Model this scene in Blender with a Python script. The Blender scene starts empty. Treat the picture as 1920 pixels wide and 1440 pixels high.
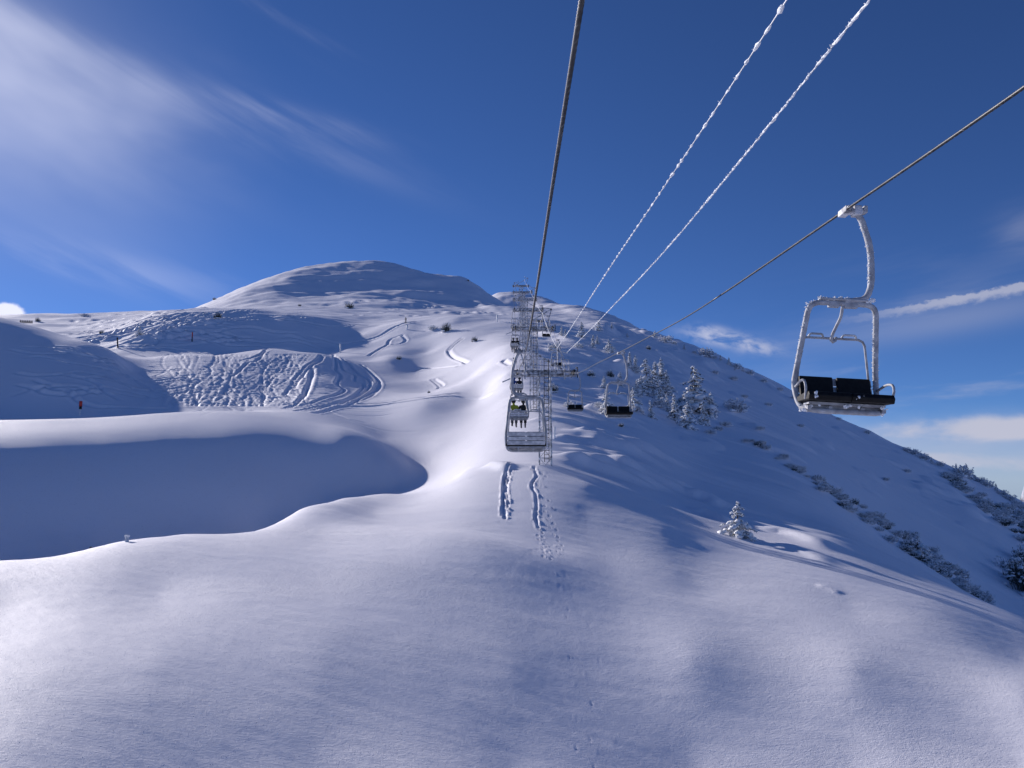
import bpy, math, random
import numpy as np

# ----------------------------------------------------------------------------
# camera, sky, sun, exposure
# ----------------------------------------------------------------------------
scene = bpy.context.scene
COL = scene.collection
rnd = random.Random(11)

FOCAL, PITCH = 1478.0, math.radians(6.95)
cam_data = bpy.data.cameras.new("camera")
cam_data.sensor_width = 36.0
cam_data.lens = 36.0 * FOCAL / 1920.0
cam_data.clip_start, cam_data.clip_end = 0.05, 40000.0
cam = bpy.data.objects.new("camera", cam_data)
COL.objects.link(cam)
cam.location = (0, 0, 0)
cam.rotation_euler = (math.radians(90) + PITCH, 0, 0)
scene.camera = cam

SUN_AZ, SUN_EL = math.radians(-46.0), math.radians(20.0)   # azimuth from +Y, positive to the right
world = bpy.data.worlds.new("World")
scene.world = world
world.use_nodes = True


def build_world():
    nt = world.node_tree
    nt.nodes.clear()
    N, L = nt.nodes.new, nt.links.new

    def math_(op, a, b=None, clamp=False):
        n = N('ShaderNodeMath'); n.operation = op; n.use_clamp = clamp
        for i, v in enumerate((a, b)):
            if v is None:
                continue
            if isinstance(v, (int, float)):
                n.inputs[i].default_value = v
            else:
                L(v, n.inputs[i])
        return n.outputs[0]

    def smooth(v, a, b):
        n = N('ShaderNodeMapRange'); n.interpolation_type = 'SMOOTHERSTEP'
        L(v, n.inputs['Value'])
        n.inputs['From Min'].default_value = a
        n.inputs['From Max'].default_value = b
        return n.outputs['Result']

    def mul(*vs):
        o = vs[0]
        for v in vs[1:]:
            o = math_('MULTIPLY', o, v)
        return o

    sky = N('ShaderNodeTexSky')
    sky.sky_type = 'NISHITA'
    sky.sun_disc = False
    sky.sun_elevation = SUN_EL
    sky.sun_rotation = SUN_AZ
    sky.altitude = 3000
    sky.air_density = 0.85
    sky.dust_density = 0.05
    sky.ozone_density = 2.6
    tc = N('ShaderNodeTexCoord')
    sep = N('ShaderNodeSeparateXYZ'); L(tc.outputs['Generated'], sep.inputs[0])
    x, y, z = sep.outputs
    az = math_('ARCTAN2', x, y)
    horiz = math_('SQRT', math_('ADD', mul(x, x), mul(y, y)))
    el = math_('ARCTAN2', z, horiz)

    def noise(sx, sy, ang, scale, detail=5, rough=0.55, dist=0.0, off=0.0):
        """noise over (azimuth, elevation), stretched along a direction"""
        c, s = math.cos(ang), math.sin(ang)
        a = math_('ADD', mul(az, c), mul(el, s))
        b = math_('ADD', mul(az, -s), mul(el, c))
        cb = N('ShaderNodeCombineXYZ')
        L(mul(a, sx), cb.inputs[0]); L(mul(b, sy), cb.inputs[1])
        cb.inputs[2].default_value = off
        n = N('ShaderNodeTexNoise')
        n.inputs['Scale'].default_value = scale
        n.inputs['Detail'].default_value = detail
        n.inputs['Roughness'].default_value = rough
        n.inputs['Distortion'].default_value = dist
        L(cb.outputs[0], n.inputs['Vector'])
        return n.outputs['Fac'], a, b

    def ell(caz, cel, raz, rel, ang=0.0):
        """soft elliptical patch round a direction, 1 inside to 0 outside"""
        da, de = math_('SUBTRACT', az, caz), math_('SUBTRACT', el, cel)
        c, s = math.cos(ang), math.sin(ang)
        a = math_('DIVIDE', math_('ADD', mul(da, c), mul(de, s)), raz)
        b = math_('DIVIDE', math_('ADD', mul(da, -s), mul(de, c)), rel)
        r = math_('ADD', mul(a, a), mul(b, b))
        return math_('POWER', 2.718, mul(r, -1.0))

    D = math.radians

    def dirn(u, v):
        fx, fy, fz = (u - 960), FOCAL * math.cos(PITCH) - (720 - v) * math.sin(PITCH), FOCAL * math.sin(PITCH) + (720 - v) * math.cos(PITCH)
        return math.atan2(fx, fy), math.atan2(fz, math.hypot(fx, fy))

    covers = []
    # high thin cirrus towards the sun
    n1, _, _ = noise(1.0, 2.6, D(-17), 2.4, 4, .48, .25, 1.3)
    n2, _, _ = noise(1.0, 7.0, D(-22), 4.0, 5, .5, .3, 4.1)
    ca = dirn(-420, -20)
    e1 = ell(ca[0], ca[1], D(16.5), D(8), D(-17))
    w = mul(e1, math_('ADD', 0.5, mul(smooth(n1, .25, .8), .6)))
    covers.append(mul(w, .54, smooth(az, D(-14), D(-28))))
    cb_ = dirn(300, 165)
    e2 = ell(cb_[0], cb_[1], D(14.0), D(1.25), D(-13))
    covers.append(mul(e2, smooth(n2, .22, .78), .17))
    cb2 = dirn(560, 222)
    e2 = ell(cb2[0], cb2[1], D(5.0), D(.7), D(-9))
    covers.append(mul(e2, smooth(n2, .25, .7), .22))
    cb3 = dirn(60, 60)
    covers.append(mul(ell(cb3[0], cb3[1], D(11.0), D(4.2), D(-22)), smooth(n1, .3, .75), .40))
    cb4 = dirn(520, 30)
    covers.append(mul(ell(cb4[0], cb4[1], D(7.0), D(.8), D(-22)), smooth(n2, .35, .8), .14))
    # faint veil above the left ridge
    cc = dirn(180, 500)
    covers.append(mul(ell(cc[0], cc[1], D(9), D(1.2), D(-6)), smooth(n2, .35, .7), .16))
    # contrail
    p0, p1 = dirn(1500, 612), dirn(1935, 532)
    ca_ = math.atan2(p1[1] - p0[1], p1[0] - p0[0])
    t = math_('ADD', mul(math_('SUBTRACT', az, p0[0]), math.cos(ca_)), mul(math_('SUBTRACT', el, p0[1]), math.sin(ca_)))
    s_ = math_('ADD', mul(math_('SUBTRACT', az, p0[0]), -math.sin(ca_)), mul(math_('SUBTRACT', el, p0[1]), math.cos(ca_)))
    puff, _, _ = noise(1.0, 1.6, ca_, 95.0, 4, .6, .2, 2.0)
    wid = math_('ADD', .0030, mul(t, .0055))
    edge = math_('ADD', s_, mul(math_('SUBTRACT', puff, .5), .012))
    up = smooth(math_('DIVIDE', edge, wid), 1.3, .3)
    lo = smooth(math_('DIVIDE', edge, wid), -2.8, -.2)
    fade = mul(smooth(t, .0, .20), smooth(t, 1.2, .9))
    covers.append(mul(up, lo, fade, .62))
    # veil hanging below the contrail
    cv = dirn(1780, 600)
    covers.append(mul(ell(cv[0], cv[1], D(8.0), D(1.0), D(6)), .22))
    # streaks on the right
    n3, _, _ = noise(1.0, 5.5, D(7), 4.5, 6, .55, .4, 7.7)
    cs = dirn(1800, 700)
    covers.append(mul(ell(cs[0], cs[1], D(9), D(4.5)), smooth(n3, .45, .75), .42))
    # cumulus bank on the right horizon
    n4, _, _ = noise(1.0, 2.6, D(2), 7.0, 7, .55, .3, 3.3)
    band = smooth(math_('ADD', el, mul(math_('SUBTRACT', n4, .5), D(4.0))), D(5.4), D(1.2))
    band = mul(band, smooth(az, D(18), D(25)))
    covers.append(mul(band, .42))
    cg = dirn(1850, 805)
    cu, _, _ = noise(1.0, 2.2, D(-2), 13.0, 7, .58, .3, 5.5)
    g1 = math_('ADD', ell(cg[0], cg[1], D(7.5), D(1.15), D(-1)), mul(math_('SUBTRACT', cu, .5), 1.5))
    covers.append(mul(smooth(g1, .36, 1.05), .92))
    ch = dirn(1870, 868)
    g2 = math_('ADD', ell(ch[0], ch[1], D(10), D(.9), D(-3)), mul(math_('SUBTRACT', cu, .5), 1.6))
    covers.append(mul(smooth(g2, .5, 1.2), .70))
    # small cloud beside the ridge
    n5, _, _ = noise(1.0, 2.0, D(-12), 30.0, 6, .6, .4, 1.0)
    for (u, v, ra, re, k) in ((1352, 634, 2.2, .5, .75), (1420, 652, 1.6, .42, .55), (1335, 618, 1.0, .3, .45)):
        q = dirn(u, v)
        covers.append(mul(ell(q[0], q[1], D(ra), D(re), D(-12)), smooth(n5, .30, .68), k * 1.1))
    # one puff on the left skyline and a dim wisp at the right edge
    n6, _, _ = noise(1.0, 1.0, 0, 60.0, 5, .6, 0, 9.0)
    q = dirn(14, 585)
    r6 = math_('ADD', ell(q[0], q[1], D(.95), D(.62)), mul(math_('SUBTRACT', n6, .5), .55))
    covers.append(mul(smooth(r6, .30, .62), .95))
    q = dirn(1930, 430)
    covers.append(mul(ell(q[0], q[1], D(1.6), D(1.3)), smooth(n3, .3, .7), .22))

    inv = None
    for c in covers:
        k = math_('SUBTRACT', 1.0, c, clamp=True)
        inv = k if inv is None else mul(inv, k)
    cover = math_('SUBTRACT', 1.0, inv, clamp=True)

    # clouds scatter more light towards the sun side
    sx, sy, sz = math.sin(SUN_AZ) * math.cos(SUN_EL), math.cos(SUN_AZ) * math.cos(SUN_EL), math.sin(SUN_EL)
    dot = math_('ADD', math_('ADD', mul(x, sx), mul(y, sy)), mul(z, sz))
    glow = math_('ADD', .80, mul(smooth(dot, .2, 1.0), .57))
    cl = N('ShaderNodeMix'); cl.data_type = 'RGBA'; cl.blend_type = 'MULTIPLY'
    cl.inputs['Factor'].default_value = 1.0
    cl.inputs[6].default_value = (10.0, 10.2, 12.4, 1)
    gcol = N('ShaderNodeCombineXYZ')
    for i in range(3):
        L(glow, gcol.inputs[i])
    L(gcol.outputs[0], cl.inputs[7])
    mix = N('ShaderNodeMix'); mix.data_type = 'RGBA'
    L(cover, mix.inputs['Factor'])
    tint = N('ShaderNodeMix'); tint.data_type = 'RGBA'; tint.blend_type = 'MULTIPLY'
    tint.inputs['Factor'].default_value = 1.0
    L(sky.outputs[0], tint.inputs[6]); tint.inputs[7].default_value = SKY_TINT
    L(tint.outputs[2], mix.inputs[6])
    L(cl.outputs[2], mix.inputs[7])
    bg = N('ShaderNodeBackground'); bg.inputs['Strength'].default_value = SKY_STRENGTH
    L(mix.outputs[2], bg.inputs['Color'])
    out = N('ShaderNodeOutputWorld')
    L(bg.outputs[0], out.inputs['Surface'])


SKY_STRENGTH = 0.0575
SKY_TINT = (0.67, 0.965, 1.5, 1)
build_world()

sun_data = bpy.data.lights.new("sun", 'SUN')
sun_data.energy = 5.0
sun_data.angle = math.radians(0.6)
sun_data.color = (1.0, 0.93, 0.90)
sun = bpy.data.objects.new("sun", sun_data)
COL.objects.link(sun)
sun.rotation_euler = (math.radians(90) - SUN_EL, 0, math.pi - SUN_AZ)

vs = scene.view_settings
vs.view_transform = 'Standard'
vs.look = 'None'
vs.gamma = 1
vs.use_curve_mapping = False
vs.exposure = 0.2


# ----------------------------------------------------------------------------
# helpers: reading angles and building meshes
# ----------------------------------------------------------------------------
def look(u, v):
    """photograph position -> azimuth and tangent of elevation"""
    fx = u - 960.0
    fy = FOCAL * math.cos(PITCH) - (720.0 - v) * math.sin(PITCH)
    fz = FOCAL * math.sin(PITCH) + (720.0 - v) * math.cos(PITCH)
    return math.atan2(fx, fy), fz / math.hypot(fx, fy)
# ----------------------------------------------------------------------------
# the mountain: one snow sheet, a smooth surface through surveyed ridge lines
# ----------------------------------------------------------------------------
SURVEY = [
    # foreground knoll under the lift  (u, v, horizontal distance)
    (-250, 1440, 22), (0, 1440, 20.9), (300, 1440, 20.8), (600, 1440, 20.9), (960, 1440, 21.5), (1300, 1440, 23.5), (1600, 1440, 24.7), (1920, 1440, 26.3), (2200, 1440, 27),
    (-250, 1250, 29), (0, 1250, 27), (300, 1250, 26), (600, 1245, 26), (960, 1240, 27.3), (1300, 1250, 28.7), (1600, 1260, 29.8), (1920, 1312, 30.5),
    (0, 1140, 34), (300, 1110, 34.5), (600, 1090, 35), (800, 1080, 35.5), (960, 1067, 37.3), (1150, 1073, 38.6), (1300, 1087, 39.2), (1600, 1145, 37.8), (1920, 1238, 37),
    (-250, 1085, 41), (-100, 1062, 42), (0, 1052, 43), (110, 1044, 45), (180, 1026, 46), (240, 1015, 47), (350, 1004, 48), (470, 998, 49), (560, 957, 54), (640, 934, 58), (720, 925, 62),
    (600, 1000, 45), (700, 1012, 43), (800, 985, 46), (700, 960, 52), (850, 960, 48), (960, 960, 46.5), (1100, 960, 47), (1100, 910, 51.5),
    (870, 885, 59.5), (930, 871, 58), (1015, 870, 56), (1240, 998, 45.5), (1400, 1032, 46.5), (1600, 1072, 45.5), (1750, 1126, 43),
    (1170, 926, 52.5), (1100, 882, 59), (1150, 893, 60), (1240, 924, 60), (1400, 966, 60), (1560, 1011, 55.5), (1700, 1076, 51.5), (1800, 1116, 49), (1920, 1166, 46), (2100, 1250, 43),
    # gully hidden behind its left crest
    (-250, 1120, 60), (0, 1092, 60), (240, 1060, 62), (470, 1034, 65), (600, 968, 66.5), (690, 931, 66),
    # wind-loaded bank on the left
    (605, 928, 70.2), (605, 884, 73.4), (605, 846, 76.4), (605, 818, 79.8), (605, 800, 85),
    (640, 922, 70.5), (640, 885, 73.2), (640, 845, 76.2), (640, 822, 78.8), (640, 806, 83.2), (640, 795, 96),
    (680, 918, 71), (680, 885, 73.2), (680, 850, 76.2), (680, 828, 79.6), (680, 815, 84), (680, 806, 95),
    (720, 915, 71.2), (720, 885, 73.2), (720, 862, 75.5), (720, 845, 78.6), (720, 833, 83.5), (720, 822, 93),
    (750, 912, 71), (750, 888, 73), (750, 870, 75.4), (750, 857, 78.8), (750, 845, 85),
    (775, 908, 71), (775, 893, 72.6), (775, 882, 75), (775, 871, 79), (800, 898, 71.5), (802, 884, 75), (806, 868, 80),
    (822, 835, 86), (822, 795, 98), (720, 785, 106), (800, 760, 108), (850, 898, 61),
    (0, 800, 108), (150, 795, 108), (300, 786, 107), (450, 775, 108),
    # open snow beside and behind the lift
    (900, 845, 73), (900, 815, 82.5), (900, 780, 96), (900, 748, 112), (960, 840, 68), (960, 800, 78.5), (960, 760, 92),
    (640, 752, 120), (750, 748, 120), (850, 741, 116), (560, 766, 110),
    (800, 733, 142), (760, 716, 156), (700, 697, 166), (680, 688, 172),
    # skied knoll
    (600, 745, 120), (600, 715, 137), (600, 685, 157), (600, 661, 180), (510, 655, 183), (450, 671, 168), (424, 682, 160), (660, 720, 144), (660, 695, 164), (650, 672, 183), (540, 720, 137), (540, 690, 156),
    (610, 668, 196), (510, 664, 200),
    # tracked slope
    (300, 758, 116), (350, 722, 132), (350, 692, 148), (350, 666, 176), (285, 682, 158), (272, 742, 122), (440, 730, 128), (440, 700, 144), (250, 700, 142),
    # shaded hill on the left
    (-250, 560, 178), (-100, 578, 166), (0, 597, 156), (60, 614, 152), (110, 632, 149), (160, 641, 147), (220, 668, 142), (262, 708, 134),
    (-250, 770, 114), (-250, 680, 138), (0, 778, 114), (0, 735, 121), (0, 690, 130), (0, 640, 142), (100, 775, 113), (100, 735, 119), (100, 690, 128), (100, 650, 140), (190, 765, 113), (190, 730, 120), (190, 695, 130),
    (0, 625, 190), (100, 648, 185), (-250, 600, 215), (180, 668, 185),
    # steep shaded band
    (270, 661, 206), (330, 657, 212), (430, 662, 213), (520, 660, 217), (625, 656, 220),
    (255, 640, 219), (300, 612, 235), (380, 588, 250), (450, 583, 254), (540, 590, 250), (600, 603, 245), (640, 628, 236),
    (380, 620, 229), (450, 620, 230), (540, 625, 230), (605, 632, 230),
    (450, 582, 285), (540, 586, 280),
    # plateau on the left skyline
    (-250, 590, 380), (-60, 592, 380), (50, 586, 385), (150, 586, 390), (250, 583, 390), (360, 580, 400), (100, 602, 320), (200, 605, 300), (300, 590, 320), (150, 626, 255), (220, 646, 222), (180, 640, 235),
    (50, 620, 520), (250, 615, 520), (-250, 620, 520),
    # knolls in the middle
    (655, 650, 216), (700, 640, 222), (762, 607, 232), (800, 610, 224), (850, 600, 220), (920, 600, 222), (960, 601, 218), (900, 593, 262), (750, 600, 262), (650, 602, 262),
    (700, 672, 192), (745, 650, 206), (850, 640, 198), (850, 680, 168), (880, 706, 143), (800, 662, 197), (950, 650, 150), (950, 700, 114), (780, 700, 172), (730, 672, 184), (820, 720, 150),
    (1000, 770, 84), (1000, 735, 99), (1000, 690, 120), (1000, 645, 165), (1000, 612, 208), (1000, 600, 240),
    (1060, 793, 77), (1060, 748, 98), (1080, 705, 118), (1080, 655, 162), (1080, 622, 208),
    (1090, 850, 66.5), (1100, 807, 75.3), (1150, 845, 70.5), (1040, 840, 67),
    # shaded slope on the right of the lift
    (1200, 864, 69), (1200, 816, 80), (1200, 740, 122), (1200, 695, 151), (1200, 655, 192), (1200, 632, 260),
    (1300, 907, 69), (1300, 862, 79.5), (1300, 805, 104), (1300, 775, 122), (1300, 725, 156), (1300, 690, 205),
    (1400, 930, 70), (1400, 885, 80), (1400, 832, 104), (1400, 785, 138), (1400, 745, 185),
    (1500, 965, 70), (1500, 925, 77), (1500, 885, 93), (1500, 850, 117), (1500, 805, 158),
    (1680, 1045, 70), (1680, 1010, 88), (1680, 960, 112), (1680, 900, 155),
    (1780, 1100, 69), (1780, 1080, 84), (1780, 1030, 105), (1780, 970, 140),
    (1850, 1130, 84), (1850, 1065, 108), (1850, 980, 152), (1920, 1180, 80), (1920, 1115, 104), (1920, 1045, 138), (1920, 990, 190),
    (2150, 1260, 80), (2150, 1150, 125), (2150, 1090, 180),
    # skyline on the right
    (1250, 634, 420), (1330, 661, 335), (1420, 703, 290), (1500, 746, 262), (1560, 781, 250), (1630, 812, 245), (1700, 843, 240), (1780, 875, 238), (1850, 906, 236), (1920, 950, 232), (2150, 1060, 225),
    (1250, 675, 700), (1330, 730, 560), (1420, 780, 480), (1560, 860, 420), (1700, 930, 400), (1920, 1020, 390), (2150, 1120, 380),
    # the summit
    (370, 578, 770), (460, 539, 805), (560, 505, 840), (620, 501, 852), (690, 496, 872), (740, 498, 890), (780, 506, 905), (830, 517, 915), (870, 521, 910), (900, 540, 890), (935, 561, 850), (965, 582, 800),
    (460, 574, 600), (600, 553, 690), (740, 533, 795), (700, 550, 690), (840, 526, 850), (820, 545, 770), (900, 563, 770), (600, 576, 520), (720, 572, 560), (850, 583, 560), (930, 590, 520), (780, 594, 420), (690, 590, 400),
    (600, 520, 792), (660, 515, 815), (740, 510, 845), (560, 528, 750),
    (370, 640, 1200), (560, 600, 1300), (690, 580, 1350), (870, 600, 1250), (960, 620, 950),
    # the ridge behind, right of the lift
    (930, 547, 1250), (960, 548, 1250), (1020, 561, 1150), (1080, 578, 1000), (1140, 594, 820), (1190, 612, 600),
    (1060, 605, 420), (1000, 592, 480), (1060, 585, 640), (1000, 575, 700), (1140, 618, 340),
    (960, 620, 1700), (1140, 660, 1300), (1190, 680, 950),
    # beyond the frame
    (-700, 1440, 24), (-700, 1150, 45), (-700, 1000, 70), (-700, 830, 100), (-700, 760, 160), (-700, 640, 240), (-700, 640, 400),
    (2500, 1440, 34), (2500, 1350, 60), (2500, 1250, 110), (2500, 1150, 220), (2500, 1200, 420),
    (0, 900, 3500), (500, 880, 3500), (960, 880, 3500), (1500, 930, 3000), (1920, 960, 2500), (-500, 900, 3500), (2400, 980, 2500),
    (0, 760, 1200), (-500, 740, 1200), (1920, 1000, 900), (2400, 1080, 900),
]
# the wind-loaded bank keeps one even profile along its whole length
for _u in range(-250, 561, 45):
    _c = float(np.interp(_u, [-250, 0, 150, 300, 450, 580], [788, 786, 781, 773, 769, 779]))
    for _dv, _d in ((205, 68.0), (150, 71.2), (100, 74.8), (62, 78.2), (34, 82.2), (14, 88.0), (0, 97.5)):
        SURVEY.append((_u, _c + _dv, _d - 1.1))
AZ_S = 2.6


def fit_surface():
    P, T = [], []
    for (u, v, d) in SURVEY:
        a, t = look(u, v)
        P.append((a * AZ_S, math.log(d)))
        T.append(t)
    # under and behind the lift the slope falls away
    for a in (-1.1, -.6, 0, .6, 1.1):
        for d, z in ((9, -8.9 - .5 * a), (14, -8.2 - .5 * a)):
            P.append((a * AZ_S, math.log(d))); T.append(z / d)
    P, T = np.array(P), np.array(T)
    n = len(P)
    r2 = ((P[:, None, :] - P[None, :, :]) ** 2).sum(-1)
    K = .5 * r2 * np.log(r2 + 1e-12)
    K[np.arange(n), np.arange(n)] = SMOOTH
    A = np.zeros((n + 3, n + 3))
    A[:n, :n] = K
    A[:n, n] = 1; A[:n, n + 1:] = P
    A[n:, :n] = A[:n, n:].T
    b = np.zeros(n + 3); b[:n] = T
    return P, np.linalg.solve(A, b)


SMOOTH = 1.0e-3
RBF_P, RBF_W = fit_surface()


def rbf_t(az, lnr):
    """tangent of elevation of the smooth surface"""
    az, lnr = np.asarray(az, float), np.asarray(lnr, float)
    shp = az.shape
    q = np.stack([np.clip(az, -1.15, 1.15).ravel() * AZ_S, lnr.ravel()], 1)
    out = np.empty(len(q))
    n = len(RBF_P)
    for i in range(0, len(q), 20000):
        c = q[i:i + 20000]
        r2 = (c[:, :1] - RBF_P[None, :, 0]) ** 2
        r2 += (c[:, 1:] - RBF_P[None, :, 1]) ** 2
        np.maximum(r2, 1e-12, out=r2)
        out[i:i + 20000] = .5 * (r2 * np.log(r2)) @ RBF_W[:n] + RBF_W[n] + c @ RBF_W[n + 1:]
    return out.reshape(shp)


# --- value noise on the ground plane -----------------------------------------
_nr = np.random.RandomState(5)
_NT = _nr.rand(256, 256).astype(np.float32)


def vnoise(x, y):
    x = np.asarray(x, np.float64); y = np.asarray(y, np.float64)
    xi = np.floor(x).astype(np.int64); yi = np.floor(y).astype(np.int64)
    fx = x - xi; fy = y - yi
    fx = fx * fx * fx * (fx * (fx * 6 - 15) + 10); fy = fy * fy * fy * (fy * (fy * 6 - 15) + 10)
    x0, x1, y0, y1 = xi & 255, (xi + 1) & 255, yi & 255, (yi + 1) & 255
    a = _NT[x0, y0] * (1 - fx) + _NT[x1, y0] * fx
    b = _NT[x0, y1] * (1 - fx) + _NT[x1, y1] * fx
    return (a * (1 - fy) + b * fy) * 2 - 1


def fbm(x, y, octaves=4, gain=.5):
    s, a = 0, 1.0
    for k in range(octaves):
        s = s + a * vnoise(x * 2 ** k + 17.3 * k, y * 2 ** k + 5.1 * k)
        a *= gain
    return s


# --- the grid: rings of vertices, finer where the photograph looks -------------
def make_axes():
    inner = np.linspace(-.66, .66, N_AZ)
    left = -.66 - (1 - np.cos(np.linspace(0, 1, 60)[1:] * math.pi / 2)) * (math.pi - .66)
    right = -left
    az = np.concatenate([left[::-1], inner, right])
    seg = [(1.2, 14, 30), (14, 40, int(N_R * .20)), (40, 72, int(N_R * .17)), (72, 130, int(N_R * .20)), (130, 270, int(N_R * .25)), (270, 1300, int(N_R * .18)), (1300, 9000, 26)]
    r = []
    for a, b, n in seg:
        r += list(np.exp(np.linspace(math.log(a), math.log(b), n, endpoint=False)))
    r.append(9000)
    return az, np.log(np.array(r))


N_AZ, N_R = 820, 980
AZ, LNR = make_axes()


def smoothstep(x, a, b):
    t = np.clip((x - a) / (b - a), 0, 1)
    return t * t * (3 - 2 * t)


def base_grid():
    A, Rr = np.meshgrid(AZ, LNR)          # rows = rings
    # the smooth surface needs few samples: evaluate coarse rows of azimuth exactly
    T = rbf_t(A, Rr)
    R = np.exp(Rr)
    Z = T * R
    # behind the camera and far out: fall away gently into the valley
    back = -8.5 - .16 * np.minimum(R, 2500) * (0.4 + .6 * smoothstep(np.abs(A), 1.0, 2.2))
    k = smoothstep(np.abs(A), .92, 1.15)
    Z = Z * (1 - k) + back * k
    far = smoothstep(Rr, math.log(2500), math.log(6000))
    Z = Z * (1 - far) + (-420.0) * far
    near = 1 - smoothstep(Rr, math.log(6), math.log(12))
    Z = Z * (1 - near) + (-9.4 - 0.02 * R) * near
    X = np.sin(A) * R; Y = np.cos(A) * R
    return A, R, X, Y, Z


GA, GR, GX, GY, GZ = base_grid()


def grid_z(x, y, Zg=None):
    """height of the snow at a point, bilinear on the grid"""
    Zg = GZ if Zg is None else Zg
    a = math.atan2(x, y); l = math.log(max(math.hypot(x, y), 1.3))
    i = int(np.clip(np.searchsorted(AZ, a) - 1, 0, len(AZ) - 2))
    j = int(np.clip(np.searchsorted(LNR, l) - 1, 0, len(LNR) - 2))
    fa = (a - AZ[i]) / (AZ[i + 1] - AZ[i]); fl = (l - LNR[j]) / (LNR[j + 1] - LNR[j])
    return float((Zg[j, i] * (1 - fa) + Zg[j, i + 1] * fa) * (1 - fl) + (Zg[j + 1, i] * (1 - fa) + Zg[j + 1, i + 1] * fa) * fl)


def hit(u, v, lo=8.0, hi=3000.0):
    """first snow point seen along a line of sight"""
    a, t = look(u, v)
    i = int(np.clip(np.searchsorted(AZ, a) - 1, 0, len(AZ) - 2))
    f = (a - AZ[i]) / (AZ[i + 1] - AZ[i])
    tc = (GZ[:, i] * (1 - f) + GZ[:, i + 1] * f) / np.exp(LNR)
    m = (LNR > math.log(lo)) & (LNR < math.log(hi))
    idx = np.where(m & (tc >= t))[0]
    if len(idx) == 0:                       # above the skyline: take the highest point
        js = np.where(m)[0]
        j = js[np.argmax(tc[js])]
        r = math.exp(LNR[j])
    else:
        j = idx[0]
        if j == 0 or tc[j - 1] >= t:
            r = math.exp(LNR[j])
        else:
            g = (t - tc[j - 1]) / (tc[j] - tc[j - 1])
            r = math.exp(LNR[j - 1] + g * (LNR[j] - LNR[j - 1]))
    return math.sin(a) * r, math.cos(a) * r


# ----------------------------------------------------------------------------
# wind drifts, ski tracks and footprints pressed into the sheet
# ----------------------------------------------------------------------------
def px_line(*pts, lo=8.0, hi=3000.0):
    """sight lines to the slope -> a densified line on the ground"""
    P = [hit(u, v, lo, hi) for (u, v) in pts]
    return smooth_line(P)


def smooth_line(P, n=6):
    P = np.array(P, float)
    if len(P) < 3:
        t = np.linspace(0, 1, n * 2)[:, None]
        return P[0] * (1 - t) + P[-1] * t
    Q = np.vstack([2 * P[0] - P[1], P, 2 * P[-1] - P[-2]])
    out = []
    for i in range(1, len(Q) - 2):
        p0, p1, p2, p3 = Q[i - 1], Q[i], Q[i + 1], Q[i + 2]
        for k in range(n):
            t = k / n
            out.append(.5 * ((2 * p1) + (p2 - p0) * t + (2 * p0 - 5 * p1 + 4 * p2 - p3) * t * t + (3 * p1 - p0 - 3 * p2 + p3) * t ** 3))
    out.append(P[-1])
    return np.array(out)


def press(line, profile, reach):
    """add profile(signed distance, distance along) to the sheet near a ground line"""
    line = np.asarray(line, float)
    a = np.arctan2(line[:, 0], line[:, 1]); r = np.hypot(line[:, 0], line[:, 1])
    m = reach / max(r.min(), 3)
    i0, i1 = np.searchsorted(AZ, [a.min() - m, a.max() + m])
    j0, j1 = np.searchsorted(LNR, [math.log(max(r.min() - reach, 2)), math.log(r.max() + reach)])
    if i1 <= i0 or j1 <= j0:
        return
    X = GX[j0:j1, i0:i1]; Y = GY[j0:j1, i0:i1]
    best = np.full(X.shape, 1e9); sd = np.zeros(X.shape); al = np.zeros(X.shape)
    s0 = 0.0
    for k in range(len(line) - 1):
        ax, ay = line[k]; dx, dy = line[k + 1] - line[k]
        L = math.hypot(dx, dy)
        if L < 1e-6:
            continue
        ux, uy = dx / L, dy / L
        px, py = X - ax, Y - ay
        t = np.clip(px * ux + py * uy, 0, L)
        ex, ey = px - t * ux, py - t * uy
        d = np.hypot(ex, ey)
        q = d < best
        best[q] = d[q]
        sd[q] = (np.sign(ux * py - uy * px) * d)[q]
        al[q] = (s0 + t)[q]
        s0 += L
    w = best < reach
    if w.any():
        GZ[j0:j1, i0:i1][w] += profile(sd[w], al[w], s0)


def groove(width, depth, rim=.35):
    def f(s, a, L):
        e = np.clip(np.minimum(a, L - a) / (width * 3 + .01), 0, 1)
        q = np.abs(s) / width
        return e * depth * (-np.exp(-q ** 2) + rim * np.exp(-((q - 1.7) / .7) ** 2))
    return f


def trough(width, depth, bumpy=.6, wave=.7):
    """a ploughed walking trail: uneven floor, broken rims"""
    def f(s, a, L):
        n = vnoise(a / wave + 31, s * 0 + 2.5) + .6 * vnoise(a / (wave * .4), s / (width * .8))
        q = np.abs(s + .25 * width * vnoise(a / 1.7, a * 0 + 9.1)) / width
        d = depth * (1 + bumpy * n)
        return -d * np.exp(-q ** 2) + depth * .45 * np.exp(-((q - 1.7) / .6) ** 2) * (1 + 1.2 * vnoise(a / .4, s / width))
    return f


def drift(height, w_up, w_lee):
    """a snow lip: gentle on one side, steeper on the other"""
    def f(s, a, L):
        e = np.clip(np.minimum(a, L - a) / (L * .3), 0, 1)
        e = e * e * (3 - 2 * e)
        return height * e * np.where(s > 0, np.exp(-(s / w_up) ** 2), np.exp(-(s / w_lee) ** 2))
    return f


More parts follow.
